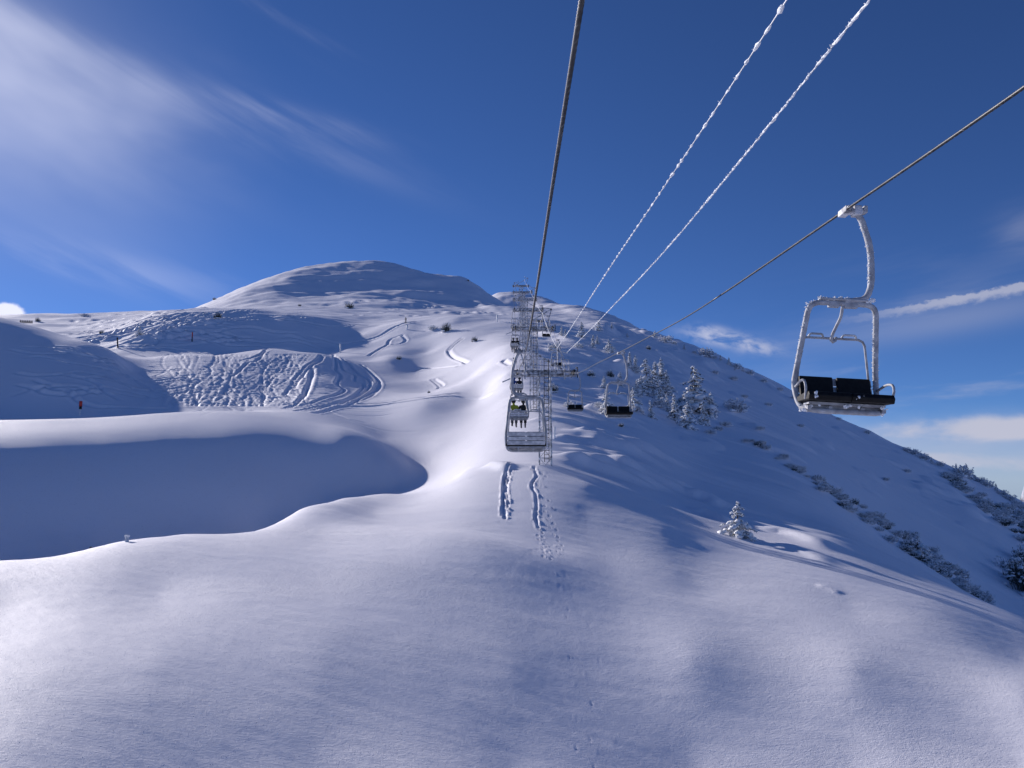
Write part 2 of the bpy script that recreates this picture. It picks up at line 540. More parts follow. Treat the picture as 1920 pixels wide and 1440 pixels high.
def pits(line, step, size, depth, spread, seed):
    """single footprints along a line"""
    rs = np.random.RandomState(seed)
    line = np.asarray(line)
    seg = np.hypot(*np.diff(line, axis=0).T)
    cum = np.concatenate([[0], np.cumsum(seg)])
    s = 0.0; side = 1
    while s < cum[-1]:
        k = min(np.searchsorted(cum, s, 'right') - 1, len(seg) - 1)
        p = line[k] + (line[k + 1] - line[k]) * ((s - cum[k]) / max(seg[k], 1e-6))
        d = (line[k + 1] - line[k]) / max(seg[k], 1e-6)
        q = p + np.array([-d[1], d[0]]) * side * spread + rs.normal(0, spread * .35, 2)
        g = size * rs.uniform(.75, 1.25)
        press(np.array([q - d * g * .4, q + d * g * .4]),
              lambda sd, al, L, g=g: depth * (-np.exp(-(sd / g) ** 4) + .4 * np.exp(-((np.abs(sd) / g - 1.5) / .5) ** 2)), g * 3)
        s += step * rs.uniform(.7, 1.3); side = -side


def detail_pass():
    global GZ
    R, X, Y = GR, GX, GY
    vis = (np.abs(GA) < .75) & (R < 2200) & (R > 10)
    x, y, r = X[vis], Y[vis], R[vis]
    z = np.zeros_like(x)
    # rolling unevenness, larger far out
    k = smoothstep(r, 60, 130)
    z += k * .30 * fbm(x / 22, y / 22, 3)
    k = smoothstep(r, 260, 600)
    z += k * 1.7 * fbm(x / 85, y / 85, 4, .55)
    k = smoothstep(r, 130, 260)
    z += k * .55 * fbm(x / 18 + 40, y / 18, 3)
    k = smoothstep(r, 420, 700)
    z += k * .9 * fbm((x * .8 + y * .6) / 60, (y * .8 - x * .6) / 14, 3, .55)
    # wind streaks lying across the slope
    c, s = math.cos(math.radians(-24)), math.sin(math.radians(-24))
    a, b = x * c + y * s, -x * s + y * c
    st = fbm(a / 13 + 3, b / 2.1, 3, .55)
    k = smoothstep(r, 50, 66) * (1 - smoothstep(r, 240, 330))
    k = k * smoothstep(np.arctan2(x, y), -.035, .03)
    z += k * .16 * np.maximum(st + .15, 0) * (1 + r / 150)
    k = smoothstep(r, 36, 48) * (1 - smoothstep(r, 58, 70))
    z += k * .035 * st
    # foreground: long soft waves, then small ripples
    k = 1 - smoothstep(r, 44, 60)
    z += k * .07 * vnoise(a / 9 + 8, b / 4.2)
    z += k * .008 * fbm(a / 1.3, b / .42, 3, .6)
    # right slope: small lumps of buried scrub
    k = smoothstep(np.arctan2(x, y), .06, .12) * smoothstep(r, 78, 100)
    sp = np.maximum(fbm(x / 7 + 11, y / 7, 2) - .62, 0)
    z += k * 1.1 * sp
    GZ[vis] += z

    # the lip running down from the left crest and the hollow below it
    press(px_line((540, 985), (620, 985), (700, 1003), (800, 1024), (880, 1052), (960, 1082), (1060, 1095), (1160, 1112)), drift(.12, 2.6, 2.0), 8)
    press(px_line((480, 1010), (640, 1012), (760, 1040), (860, 1078), (960, 1112), (1060, 1140)), drift(.06, 2.2, 1.8), 7)
    press(px_line((1000, 1040), (1180, 1072), (1350, 1112)), drift(.10, 2.6, 2.0), 8)
    press(px_line((960, 1180), (1230, 1240), (1500, 1310)), drift(.07, 2.4, 2.0), 6)
    # long low swells added for shading: their sides away from the sun darken
    for (u, v, h, ln, w) in ((1120, 1125, .80, 8.5, 3.4), (780, 1090, .30, 6.0, 2.2)):
        p = np.array(hit(u, v, 12)); dx, dy = .80, -.60
        p = p - np.array([dx, dy]) * ln * .7
        m = (GR < 75) & (GR > 10)
        aa = (GX[m] - p[0]) * dx + (GY[m] - p[1]) * dy; bb = -(GX[m] - p[0]) * dy + (GY[m] - p[1]) * dx
        GZ[m] += h * np.exp(-(aa / ln) ** 2 - (bb / w) ** 2)
    # small lips on the lit slope to the right
    press(px_line((1040, 866), (1100, 872), (1160, 880), (1230, 895)), drift(.35, 1.8, .8), 6)
    press(px_line((1285, 930), (1320, 937), (1352, 952)), drift(.45, .9, .45), 4)
    press(px_line((1290, 955), (1330, 965), (1372, 985)), drift(.40, .8, .4), 4)
    press(px_line((1410, 992), (1470, 998), (1530, 1018), (1570, 1038)), drift(.30, 1.3, .7), 5)
    press(px_line((1440, 1015), (1500, 1032), (1570, 1065)), drift(.16, .9, .5), 4)
    press(px_line((1525, 1098), (1552, 1104), (1580, 1116)), drift(.07, .4, .22), 3)
    press(px_line((905, 874), (930, 874), (960, 884)), drift(.35, .8, .5), 4)
    for (u, v, n) in ((1045, 800, 5), (1080, 822, 6), (1050, 850, 5), (1120, 850, 6), (1030, 760, 4), (1070, 735, 5)):
        p = np.array(hit(u, v))
        for q in range(n):
            o = p + np.array([_nr.uniform(-4, 5), _nr.uniform(-4, 4)])
            l = _nr.uniform(4, 10)
            d = np.array([math.cos(-.45 + _nr.normal(0, .12)), math.sin(-.45 + _nr.normal(0, .12))])
            press(smooth_line([o, o + d * l * .5 + _nr.normal(0, .3, 2), o + d * l]), drift(_nr.uniform(.22, .5), _nr.uniform(.7, 1.3), _nr.uniform(.3, .55)), 4)

    # sharp lips and lit ledges farther up
    press(px_line((740, 536), (800, 530), (860, 527), (900, 545)), drift(3.5, 26, 9), 70)
    press(px_line((560, 552), (700, 552), (800, 556), (900, 572), (950, 586)), drift(3.0, 20, 8), 60)
    for pts, h in ((((960, 566), (1010, 572), (1070, 580), (1120, 596)), 3.0), (((1128, 626), (1150, 622), (1190, 632), (1215, 642)), 2.6), (((1000, 622), (1060, 640), (1130, 655)), 1.3), (((1010, 655), (1080, 668), (1140, 690)), 1.0), (((1060, 690), (1120, 700), (1180, 722)), .9), (((1308, 680), (1335, 688), (1352, 693)), 1.4), (((1165, 700), (1185, 697), (1210, 706)), 1.6)):
        L = px_line(*pts)
        w = float(np.hypot(L[:, 0], L[:, 1]).mean()) / 100
        press(L, drift(h, 2.6 * w, 1.1 * w), 8 * w)

    # ski tracks on the knoll
    T = [
        ((602, 665), (594, 675), (573, 687), (556, 707), (543, 727), (533, 741)),
        ((606, 666), (598, 678), (578, 690), (561, 710), (548, 730)),
        ((584, 687), (581, 707), (573, 731), (560, 751), (543, 765)),
        ((588, 688), (585, 709), (578, 730), (566, 750)),
        ((625, 664), (629, 680), (628, 693), (637, 704), (631, 720), (645, 731), (628, 741), (587, 754), (526, 766)),
        ((630, 668), (638, 687), (648, 697), (664, 704), (663, 714), (681, 724), (666, 741), (634, 754), (560, 770)),
        ((640, 672), (660, 690), (672, 702), (692, 714), (690, 728), (672, 742), (640, 756)),
        ((675, 683), (692, 697), (709, 714), (705, 727), (688, 741), (661, 754)),
        ((683, 687), (699, 700), (713, 717), (708, 731), (690, 745), (650, 762)),
        ((553, 771), (587, 764), (655, 758), (722, 756), (773, 748), (868, 737)),
        ((587, 775), (638, 764), (722, 759), (790, 749), (858, 744), (922, 739)),
        ((868, 632), (843, 652), (841, 663), (860, 675), (871, 680), (851, 687), (800, 691), (773, 697)),
        ((871, 633), (846, 653), (845, 663), (864, 675), (875, 681), (853, 689)),
        ((760, 626), (733, 636), (727, 646), (716, 653)),
        ((753, 629), (761, 638), (749, 645), (719, 650), (690, 668)),
        ((814, 710), (830, 722), (822, 728)),
        ((808, 711), (824, 724), (818, 730)),
        ((959, 670), (944, 676), (958, 684)),
        ((512, 653), (490, 668), (462, 682), (438, 704)),
        ((505, 655), (480, 668), (450, 676)),
    ]
    for t in T:
        press(px_line(*t, lo=90, hi=300), groove(_nr.uniform(.26, .42), _nr.uniform(.22, .34)), 2.2)
    # the skied-out slope: crossing arcs
    rs = np.random.RandomState(21)
    for k in range(330):
        u, v = rs.uniform(268, 575), rs.uniform(660, 764)
        if u > 575 - (v - 660) * .42 or u < 262 + max(0, v - 740) * .9:
            continue
        if v < 684 and 405 < u < 512 and v < 690 - (u - 405) * .28:
            continue
        p = np.array(hit(u, v, 100, 240))
        ang = rs.choice([rs.normal(-.5, .45), rs.normal(.55, .4)])
        l = rs.uniform(7, 26); bend = rs.uniform(-1.1, 1.1)
        pts, d = [p], ang
        for q in range(4):
            d += bend / 4
            pts.append(pts[-1] + np.array([math.cos(d), math.sin(d)]) * l / 4)
        press(smooth_line(pts, 4), groove(rs.uniform(.14, .34), rs.choice([rs.uniform(.02, .05), rs.uniform(.03, .10)]), .2), 2.2)
    # continuous linked turns from the lip down to the flat
    for k in range(70):
        u0 = rs.uniform(310, 590); u1 = u0 + rs.uniform(-150, 40)
        n = rs.randint(7, 13); am = rs.uniform(3, 11); ph = rs.uniform(0, 6.28); P = []
        for q in range(n):
            f = q / (n - 1)
            P.append((np.clip(u0 + (u1 - u0) * f + am * math.sin(ph + q * rs.uniform(1.3, 1.8)), 268, 600), 664 + 98 * f))
        if min(p[0] for p in P) > 285:
            press(px_line(*P, lo=104, hi=240), groove(rs.uniform(.12, .22), rs.uniform(.05, .12), .18), 1.8)
    # chopped crust between them
    for k in range(160):
        u, v = rs.uniform(268, 560), rs.uniform(662, 764)
        if u > 565 - (v - 660) * .35:
            continue
        p = np.array(hit(u, v, 100, 240)); a_ = rs.uniform(-.6, .7); l = rs.uniform(.8, 3.5)
        press(np.array([p, p + np.array([math.cos(a_), math.sin(a_)]) * l]), drift(rs.uniform(.04, .12), .4, .22), 2)
    # powder turns on the left plateau
    for k in range(95):
        u, v = rs.uniform(120, 430), rs.uniform(588, 655)
        if v < 588 + abs(u - 300) * .02 or v > 660 - abs(u - 240) * .16 or (u > 300 and v > 612 - (u - 300) * .05):
            continue
        p = np.array(hit(u, v, 195, 420))
        ang = rs.normal(.75, .35); l = rs.uniform(9, 30); sw = rs.uniform(.2, .8)
        pts, d = [p], ang
        for q in range(6):
            d = ang + sw * math.sin(q * 1.6 + k)
            pts.append(pts[-1] + np.array([math.cos(d), math.sin(d)]) * l / 6)
        press(smooth_line(pts, 4), groove(rs.uniform(.5, .85), rs.uniform(.3, .75), .5), 4)
    # faint old tracks on the shaded faces and under the summit
    for k in range(46):
        if k < 20:
            u, v, lo, hi = rs.uniform(0, 210), rs.uniform(640, 745), 100, 190
        elif k < 30:
            u, v, lo, hi = rs.uniform(300, 600), rs.uniform(595, 645), 200, 280
        else:
            u, v, lo, hi = rs.uniform(590, 860), rs.uniform(566, 596), 300, 720
        p = np.array(hit(u, v, lo, hi)); w = math.hypot(*p) / 170
        ang = rs.normal(.35, .3); l = rs.uniform(10, 30) * w
        pts, d = [p], ang
        for q in range(5):
            d = ang + .6 * math.sin(q * 1.4 + k)
            pts.append(pts[-1] + np.array([math.cos(d), math.sin(d)]) * l / 5)
        press(smooth_line(pts, 4), groove(.45 * w, .3 * w, .6), 3 * w)

    # walking trails below the first tower
    L1 = px_line((956, 868), (950, 880), (946, 905), (944, 935), (943, 968))
    press(L1, trough(.10, .16), .8)
    L2 = px_line((957, 880), (952, 900), (950, 920), (952, 940), (948, 958), (947, 972))
    press(L2, trough(.085, .11, .9), .8)
    pits(L2, .45, .06, .10, .13, 3)
    L3 = px_line((1000, 875), (1006, 892), (1000, 903), (997, 914), (1004, 926), (1006, 950), (1004, 968), (1008, 985), (1010, 990))
    press(L3, trough(.08, .09), .7)
    pits(L3, .7, .05, .08, .12, 4)
    pits(px_line((1010, 990), (1016, 1008), (1021, 1028), (1028, 1050)), .40, .05, .08, .13, 5)
    pits(px_line((1020, 886), (1016, 898), (1005, 905), (1016, 912), (1008, 928), (1022, 938), (1030, 950), (1026, 962), (1032, 985), (1042, 1000), (1048, 1018), (1046, 1040)), .55, .045, .07, .13, 6)
    # trampled strip running down towards the viewer
    Ls = px_line((1030, 1075), (1050, 1140), (1070, 1200), (1085, 1260), (1090, 1330), (1095, 1400), (1090, 1438), lo=15)
    Lr = px_line((1130, 1255), (1150, 1330), (1120, 1400), lo=15)

    pits(Ls, .9, .04, .014, .22, 8)
    pits(Ls + np.array([.5, 0]), 1.1, .035, .012, .25, 9)
    for k in range(0):
        u, v = rs.uniform(560, 960), rs.uniform(1290, 1440)
        p = np.array(hit(u, v, 15)); l = rs.uniform(.4, 1.3)
        press(np.array([p, p + np.array([l, -l * .2])]), drift(rs.uniform(.008, .026), .22, .12), 1)


detail_pass()
def build_snow(material):
    nr, na = GZ.shape
    co = np.stack([GX, GY, GZ], -1).reshape(-1, 3)
    idx = np.arange(nr * na).reshape(nr, na)
    q = np.stack([idx[:-1, :-1], idx[:-1, 1:], idx[1:, 1:], idx[1:, :-1]], -1).reshape(-1, 4)
    q = q[:, ::-1]
    me = bpy.data.meshes.new("snow_slope")
    me.vertices.add(len(co)); me.vertices.foreach_set("co", co.astype(np.float32).ravel())
    me.loops.add(q.size); me.loops.foreach_set("vertex_index", q.astype(np.int32).ravel())
    me.polygons.add(len(q))
    me.polygons.foreach_set("loop_start", np.arange(0, q.size, 4, dtype=np.int32))
    me.polygons.foreach_set("loop_total", np.full(len(q), 4, dtype=np.int32))
    me.polygons.foreach_set("use_smooth", np.ones(len(q), bool))
    me.update(calc_edges=True)
    me.materials.append(material)
    o = bpy.data.objects.new("snow_slope", me)
    COL.objects.link(o)
    o['kind'] = 'structure'
    o['label'] = 'snow covered mountainside rising to a rounded summit'
    return o


# ----------------------------------------------------------------------------
# materials
# ----------------------------------------------------------------------------
def new_mat(name, color, rough=.6, metal=0.0, spec=.5):
    m = bpy.data.materials.new(name)
    m.use_nodes = True
    p = m.node_tree.nodes['Principled BSDF']
    p.inputs['Base Color'].default_value = (*color, 1)
    p.inputs['Roughness'].default_value = rough
    p.inputs['Metallic'].default_value = metal
    p.inputs['Specular IOR Level'].default_value = spec
    return m


def nodes(m):
    return m.node_tree.nodes, m.node_tree.links, m.node_tree.nodes['Principled BSDF']


def mottle(m, c1, c2, scale, lo=.4, hi=.6, detail=4, bump=0.0, bdist=.01):
    """two colours broken up by noise, with optional relief"""
    N, L, p = nodes(m)
    tc = N.new('ShaderNodeTexCoord')
    n = N.new('ShaderNodeTexNoise'); n.inputs['Scale'].default_value = scale; n.inputs['Detail'].default_value = detail
    L.new(tc.outputs['Object'], n.inputs['Vector'])
    r = N.new('ShaderNodeMapRange'); r.inputs['From Min'].default_value = lo; r.inputs['From Max'].default_value = hi
    L.new(n.outputs['Fac'], r.inputs['Value'])
    mx = N.new('ShaderNodeMix'); mx.data_type = 'RGBA'
    mx.inputs[6].default_value = (*c1, 1); mx.inputs[7].default_value = (*c2, 1)
    L.new(r.outputs['Result'], mx.inputs['Factor'])
    L.new(mx.outputs[2], p.inputs['Base Color'])
    if bump:
        b = N.new('ShaderNodeBump'); b.inputs['Strength'].default_value = bump; b.inputs['Distance'].default_value = bdist
        L.new(n.outputs['Fac'], b.inputs['Height']); L.new(b.outputs[0], p.inputs['Normal'])
    return m


def snow_material():
    m = new_mat("snow", (.86, .858, .925), .62, 0, .25)
    N, L, p = nodes(m)
    tc = N.new('ShaderNodeTexCoord')

    def noise(scale, stretch=None, rot=0.0, detail=3, rough=.55):
        mp = N.new('ShaderNodeMapping')
        mp.inputs['Rotation'].default_value = (0, 0, rot)
        if stretch:
            mp.inputs['Scale'].default_value = stretch
        L.new(tc.outputs['Object'], mp.inputs['Vector'])
        n = N.new('ShaderNodeTexNoise')
        n.inputs['Scale'].default_value = scale; n.inputs['Detail'].default_value = detail; n.inputs['Roughness'].default_value = rough
        L.new(mp.outputs[0], n.inputs['Vector'])
        return n.outputs['Fac']

    streak = noise(1.0, (.9, 4.2, 1.0), math.radians(22), 5, .62)
    fine = noise(9.0, (.7, 1.5, 1.0), math.radians(22), 4, .65)
    grain = noise(34.0, None, 0, 3, .6)
    broad = noise(.10, (1, 1.8, 1), math.radians(25), 2, .5)

    def m_(op, a, b):
        n = N.new('ShaderNodeMath'); n.operation = op
        for i, v in enumerate((a, b)):
            if isinstance(v, (int, float)):
                n.inputs[i].default_value = v
            else:
                L.new(v, n.inputs[i])
        return n.outputs[0]
    # wind-scoured patches are rougher than the powder between them
    rough_k = N.new('ShaderNodeMapRange'); rough_k.inputs['From Min'].default_value = .38; rough_k.inputs['From Max'].default_value = .66
    rough_k.inputs['To Min'].default_value = .45; rough_k.inputs['To Max'].default_value = 1.25
    L.new(broad, rough_k.inputs['Value'])
    h = m_('ADD', m_('MULTIPLY', streak, .022), m_('ADD', m_('MULTIPLY', fine, .044), m_('MULTIPLY', grain, .030)))
    h = m_('MULTIPLY', h, rough_k.outputs[0])
    b = N.new('ShaderNodeBump'); b.inputs['Strength'].default_value = .62; b.inputs['Distance'].default_value = 1.0
    L.new(h, b.inputs['Height'])
    L.new(b.outputs[0], p.inputs['Normal'])
    # crystals: a few facets, each turned its own way, that catch the sun
    vo = N.new('ShaderNodeTexVoronoi'); vo.inputs['Scale'].default_value = 26.0
    L.new(tc.outputs['Object'], vo.inputs['Vector'])
    sx = N.new('ShaderNodeSeparateColor'); L.new(vo.outputs['Color'], sx.inputs[0])
    pick = m_('GREATER_THAN', sx.outputs[0], .962)
    near = m_('LESS_THAN', vo.outputs['Distance'], .30)
    fac = m_('MULTIPLY', pick, near)
    geo = N.new('ShaderNodeNewGeometry')
    v1 = N.new('ShaderNodeVectorMath'); v1.operation = 'SUBTRACT'
    L.new(vo.outputs['Color'], v1.inputs[0]); v1.inputs[1].default_value = (.5, .5, .5)
    v2 = N.new('ShaderNodeVectorMath'); v2.operation = 'SCALE'; L.new(v1.outputs[0], v2.inputs[0]); v2.inputs['Scale'].default_value = 1.9
    v3 = N.new('ShaderNodeVectorMath'); v3.operation = 'ADD'; L.new(geo.outputs['Normal'], v3.inputs[0]); L.new(v2.outputs[0], v3.inputs[1])
    v4 = N.new('ShaderNodeVectorMath'); v4.operation = 'NORMALIZE'; L.new(v3.outputs[0], v4.inputs[0])
    g = N.new('ShaderNodeBsdfGlossy'); g.inputs['Roughness'].default_value = .17; g.inputs['Color'].default_value = (1, .98, .92, 1)
    L.new(v4.outputs[0], g.inputs['Normal'])
    mx = N.new('ShaderNodeMixShader')
    L.new(fac, mx.inputs[0]); L.new(p.outputs[0], mx.inputs[1]); L.new(g.outputs[0], mx.inputs[2])
    out = N['Material Output'] if 'Material Output' in N else None
    L.new(mx.outputs[0], out.inputs['Surface'])
    return m


M = {}
M['snow'] = snow_material()
M['rime'] = mottle(new_mat("rime_ice", (.82, .84, .88), .7, 0, .3), (.70, .73, .78), (.86, .88, .91), 30, .35, .6, 4, .6, .02)
M['frosted_steel'] = mottle(new_mat("frosted_steel", (.6, .62, .65), .6, 0, .4), (.24, .245, .27), (.46, .48, .52), 9, .30, .70, 4, .35, .008)
M['tower_steel'] = mottle(new_mat("tower_steel", (.3, .31, .34), .6, 0, .4), (.15, .155, .175), (.60, .62, .66), 5, .38, .62, 5, .4, .012)
M['galvanised'] = mottle(new_mat("galvanised_steel", (.45, .46, .48), .5, .2, .5), (.34, .36, .39), (.66, .68, .72), 6, .38, .60, 5, .3, .01)
M['panel'] = mottle(new_mat("frosted_slat", (.5, .51, .54), .55, .1, .4), (.33, .35, .39), (.58, .60, .64), 9, .35, .65, 5, .3, .008)
M['vinyl'] = mottle(new_mat("black_vinyl", (.006, .006, .007), .55, 0, .2), (.004, .004, .005), (.009, .009, .010), 18, .4, .6, 4, .15, .01)
M['rubber'] = new_mat("black_rubber", (.012, .012, .012), .75, 0, .3)
M['steel_rope'] = mottle(new_mat("steel_rope", (.03, .03, .034), .4, .3, .5), (.018, .018, .021), (.045, .046, .05), 6, .4, .6, 3)
M['needles'] = mottle(new_mat("needles", (.035, .050, .040), .8, 0, .2), (.026, .036, .032), (.15, .165, .16), 10, .35, .70, 4)
M['frosted_twigs'] = mottle(new_mat("frosted_twigs", (.3, .3, .32), .8, 0, .2), (.22, .225, .24), (.72, .74, .78), 6, .36, .58, 4)
M['bark'] = mottle(new_mat("bark", (.06, .045, .035), .9, 0, .2), (.04, .03, .025), (.10, .08, .065), 14, .4, .6, 4, .5, .02)
M['tree_snow'] = mottle(new_mat("tree_snow", (.84, .86, .89), .7, 0, .25), (.76, .78, .82), (.88, .89, .91), 8, .35, .65, 4, .5, .05)
M['wood'] = mottle(new_mat("weathered_wood", (.16, .12, .09), .85, 0, .2), (.10, .08, .06), (.22, .17, .13), 10, .4, .6, 4)
M['red'] = new_mat("red_plastic", (.62, .05, .03), .5)
M['white_paint'] = mottle(new_mat("white_paint", (.75, .76, .78), .55), (.66, .67, .70), (.80, .81, .83), 10, .4, .6, 3)
for nm, c in (('jacket_black', (.014, .014, .017)), ('jacket_blue', (.02, .06, .22)), ('jacket_lime', (.30, .33, .03)), ('trousers_dark', (.022, .022, .028)), ('trousers_grey', (.09, .09, .11)), ('helmet', (.03, .03, .035)), ('ski_plate', (.05, .05, .06)), ('skin', (.42, .27, .2))):
    M[nm] = new_mat(nm, c, .7, 0, .3)
M['rock_hazed_snow'] = mottle(new_mat("far_rock_and_hazed_snow", (.6, .6, .65), .9, 0, .1), (.12, .125, .15), (.42, .45, .52), .004, .46, .56, 9)  # snow tone lowered: distance haze is put into its colour
snow_slope = build_snow(M['snow'])


# ----------------------------------------------------------------------------
# mesh kit
# ----------------------------------------------------------------------------
class Kit:
    """collects shapes and links them as one mesh object"""
    def __init__(self):
        self.v, self.f = [], []

    def add(self, verts, faces):
        n = len(self.v)
        self.v += [tuple(map(float, p)) for p in verts]
        self.f += [tuple(i + n for i in f) for f in faces]

    def box(self, c, s, rot=None, taper=1.0):
        hx, hy, hz = s[0] / 2, s[1] / 2, s[2] / 2
        P = np.array([(x * hx * (taper if z > 0 else 1), y * hy * (taper if z > 0 else 1), z * hz) for z in (-1, 1) for y in (-1, 1) for x in (-1, 1)])
        if rot is not None:
            P = P @ np.array(rot).T
        self.add(P + np.array(c), [(0, 2, 3, 1), (4, 5, 7, 6), (0, 1, 5, 4), (2, 6, 7, 3), (0, 4, 6, 2), (1, 3, 7, 5)])

    def tube(self, pts, r, sides=8, closed=False, rough=0.0, seed=0, cap=True, lobes=0, twist=0.0):
        P = np.array(pts, float)
        n = len(P)
        rs = np.random.RandomState(seed)
        rad = np.full(n, r) if np.isscalar(r) else np.array(r, float)
        T = np.zeros_like(P)
        T[1:-1] = P[2:] - P[:-2]; T[0] = P[1] - P[0]; T[-1] = P[-1] - P[-2]
        if closed:
            T[0] = T[-1] = P[1] - P[-1]
            T[-1] = P[0] - P[-2]
        T /= np.linalg.norm(T, axis=1)[:, None] + 1e-12
        up = np.array([0, 0, 1.0]) if abs(T[0][2]) < .9 else np.array([0, 1.0, 0])
        N0 = np.cross(T[0], up); N0 /= np.linalg.norm(N0)
        V = []
        for i in range(n):
            N0 = N0 - T[i] * N0.dot(T[i]); N0 /= np.linalg.norm(N0)
            B = np.cross(T[i], N0)
            for k in range(sides):
                a = 2 * math.pi * k / sides
                rr = rad[i] * (1 + (rough * rs.uniform(-1, 1) if rough else 0))
                if lobes:
                    rr *= 1 + .16 * math.cos(lobes * (a - twist * i))
                V.append(P[i] + (math.cos(a) * N0 + math.sin(a) * B) * rr)
        F = []
        m = n if closed else n - 1
        for i in range(m):
            j = (i + 1) % n
            for k in range(sides):
                k2 = (k + 1) % sides
                F.append((i * sides + k, i * sides + k2, j * sides + k2, j * sides + k))
        if not closed and cap:
            F.append(tuple(range(sides))[::-1]); F.append(tuple((n - 1) * sides + k for k in range(sides)))
        self.add(V, F)

    def bar(self, a, b, r, sides=6):
        self.tube([a, b], r, sides)

    def beam(self, a, b, w, h=None):
        """square bar between two points"""
        a, b = np.array(a, float), np.array(b, float)
        d = b - a; L = np.linalg.norm(d); d /= L
        up = np.array([0, 0, 1.0]) if abs(d[2]) < .9 else np.array([0, 1.0, 0])
        x = np.cross(d, up); x /= np.linalg.norm(x); y = np.cross(x, d)
        self.box((a + b) / 2, (w, h or w, L), np.stack([x, y, d], 1))

    def blob(self, c, s, seed=0, amp=.25, sub=1, rot=None):
        V, F = ICO[sub]
        rs = np.random.RandomState(seed % 100003)
        k = 1 + amp * rs.uniform(-1, 1, len(V))
        P = V * k[:, None] * np.array(s)
        if rot is not None:
            P = P @ np.array(rot).T
        self.add(P + np.array(c), F)

    def mesh(self, name, mat, smooth=False):
        me = bpy.data.meshes.new(name)
        me.from_pydata(self.v, [], self.f)
        me.materials.append(mat)
        if smooth:
            me.polygons.foreach_set("use_smooth", np.ones(len(me.polygons), bool))
        me.update()
        return me

    def build(self, name, mat, parent=None, smooth=False, kind=None, label=None, bevel=0):
        o = bpy.data.objects.new(name, self.mesh(name, mat, smooth))
        COL.objects.link(o)
        if parent is not None:
            o.parent = parent
        if kind:
            o['kind'] = kind
        if label:
            o['label'] = label
        if bevel:
            b = o.modifiers.new("bevel", 'BEVEL'); b.width = bevel; b.segments = 2; b.limit_method = 'ANGLE'
        return o


def _ico():
    t = (1 + 5 ** .5) / 2
    V = [(-1, t, 0), (1, t, 0), (-1, -t, 0), (1, -t, 0), (0, -1, t), (0, 1, t), (0, -1, -t), (0, 1, -t), (t, 0, -1), (t, 0, 1), (-t, 0, -1), (-t, 0, 1)]
    F = [(0, 11, 5), (0, 5, 1), (0, 1, 7), (0, 7, 10), (0, 10, 11), (1, 5, 9), (5, 11, 4), (11, 10, 2), (10, 7, 6), (7, 1, 8), (3, 9, 4), (3, 4, 2), (3, 2, 6), (3, 6, 8), (3, 8, 9), (4, 9, 5), (2, 4, 11), (6, 2, 10), (8, 6, 7), (9, 8, 1)]
    V = [np.array(v) / np.linalg.norm(v) for v in V]
    out = [(np.array(V), F)]
    for _ in range(2):
        V, F2, C = list(out[-1][0]), [], {}
        def mid(a, b):
            k = (min(a, b), max(a, b))
            if k not in C:
                p = V[a] + V[b]; V.append(p / np.linalg.norm(p)); C[k] = len(V) - 1
            return C[k]
        for a, b, c in out[-1][1]:
            x, y, z = mid(a, b), mid(b, c), mid(c, a)
            F2 += [(a, x, z), (b, y, x), (c, z, y), (x, y, z)]
        out.append((np.array(V), F2))
    return out


ICO = _ico()


def rounded(pts, r, n=5):
    """polyline with rounded corners"""
    P = [np.array(p, float) for p in pts]
    out = [P[0]]
    for i in range(1, len(P) - 1):
        a, b, c = P[i - 1], P[i], P[i + 1]
        d1, d2 = a - b, c - b
        k = min(r, np.linalg.norm(d1) * .48, np.linalg.norm(d2) * .48)
        p, q = b + d1 / np.linalg.norm(d1) * k, b + d2 / np.linalg.norm(d2) * k
        for j in range(n + 1):
            t = j / n
            out.append(p * (1 - t) ** 2 + 2 * b * t * (1 - t) + q * t * t)
    out.append(P[-1])
    return np.array(out)


def resample(P, step):
    P = np.array(P, float)
    s = np.concatenate([[0], np.cumsum(np.linalg.norm(np.diff(P, axis=0), axis=1))])
    n = max(2, int(s[-1] / step))
    q = np.linspace(0, s[-1], n)
    return np.stack([np.interp(q, s, P[:, i]) for i in range(P.shape[1])], 1)


def tag(o, label, cat, group=None, kind=None):
    o['label'] = label
    o['category'] = cat
    if group:
        o['group'] = group
    if kind:
        o['kind'] = kind
    return o


def thing(name, label, cat, loc=(0, 0, 0), rotz=0.0, group=None):
    o = bpy.data.objects.new(name, None)
    o.empty_display_size = .2
    COL.objects.link(o)
    o.location = loc
    o.rotation_euler = (0, 0, rotz)
    return tag(o, label, cat, group)


def copy_tree(root, parent=None):
    c = root.copy()
    COL.objects.link(c)
    if parent is not None:
        c.parent = parent
    for ch in [o for o in KIDS.get(root.name, [])]:
        copy_tree(ch, c)
    return c


KIDS = {}


def index_kids(root):
    KIDS[root.name] = list(root.children)
    for c in root.children:
        index_kids(c)


# ----------------------------------------------------------------------------
# the chairlift: ropes, towers, chairs, riders
# ----------------------------------------------------------------------------
UP_X, DN_X = .37, 4.35


def curve_through(pts):
    P = np.array(pts, float)
    y, z = P[:, 0], P[:, 1]
    h = np.diff(y); d = np.diff(z) / h
    m = np.zeros(len(y)); m[0], m[-1] = d[0], d[-1]
    for i in range(1, len(y) - 1):
        m[i] = 0 if d[i - 1] * d[i] < 0 else (h[i - 1] + h[i]) * 1.0 / (h[i] / d[i - 1] + h[i - 1] / d[i])

    def f(q):
        i = int(np.clip(np.searchsorted(y, q) - 1, 0, len(h) - 1))
        t = (q - y[i]) / h[i]
        return ((2 * t ** 3 - 3 * t * t + 1) * z[i] + (t ** 3 - 2 * t * t + t) * h[i] * m[i] + (-2 * t ** 3 + 3 * t * t) * z[i + 1] + (t ** 3 - t * t) * h[i] * m[i + 1])
    return f


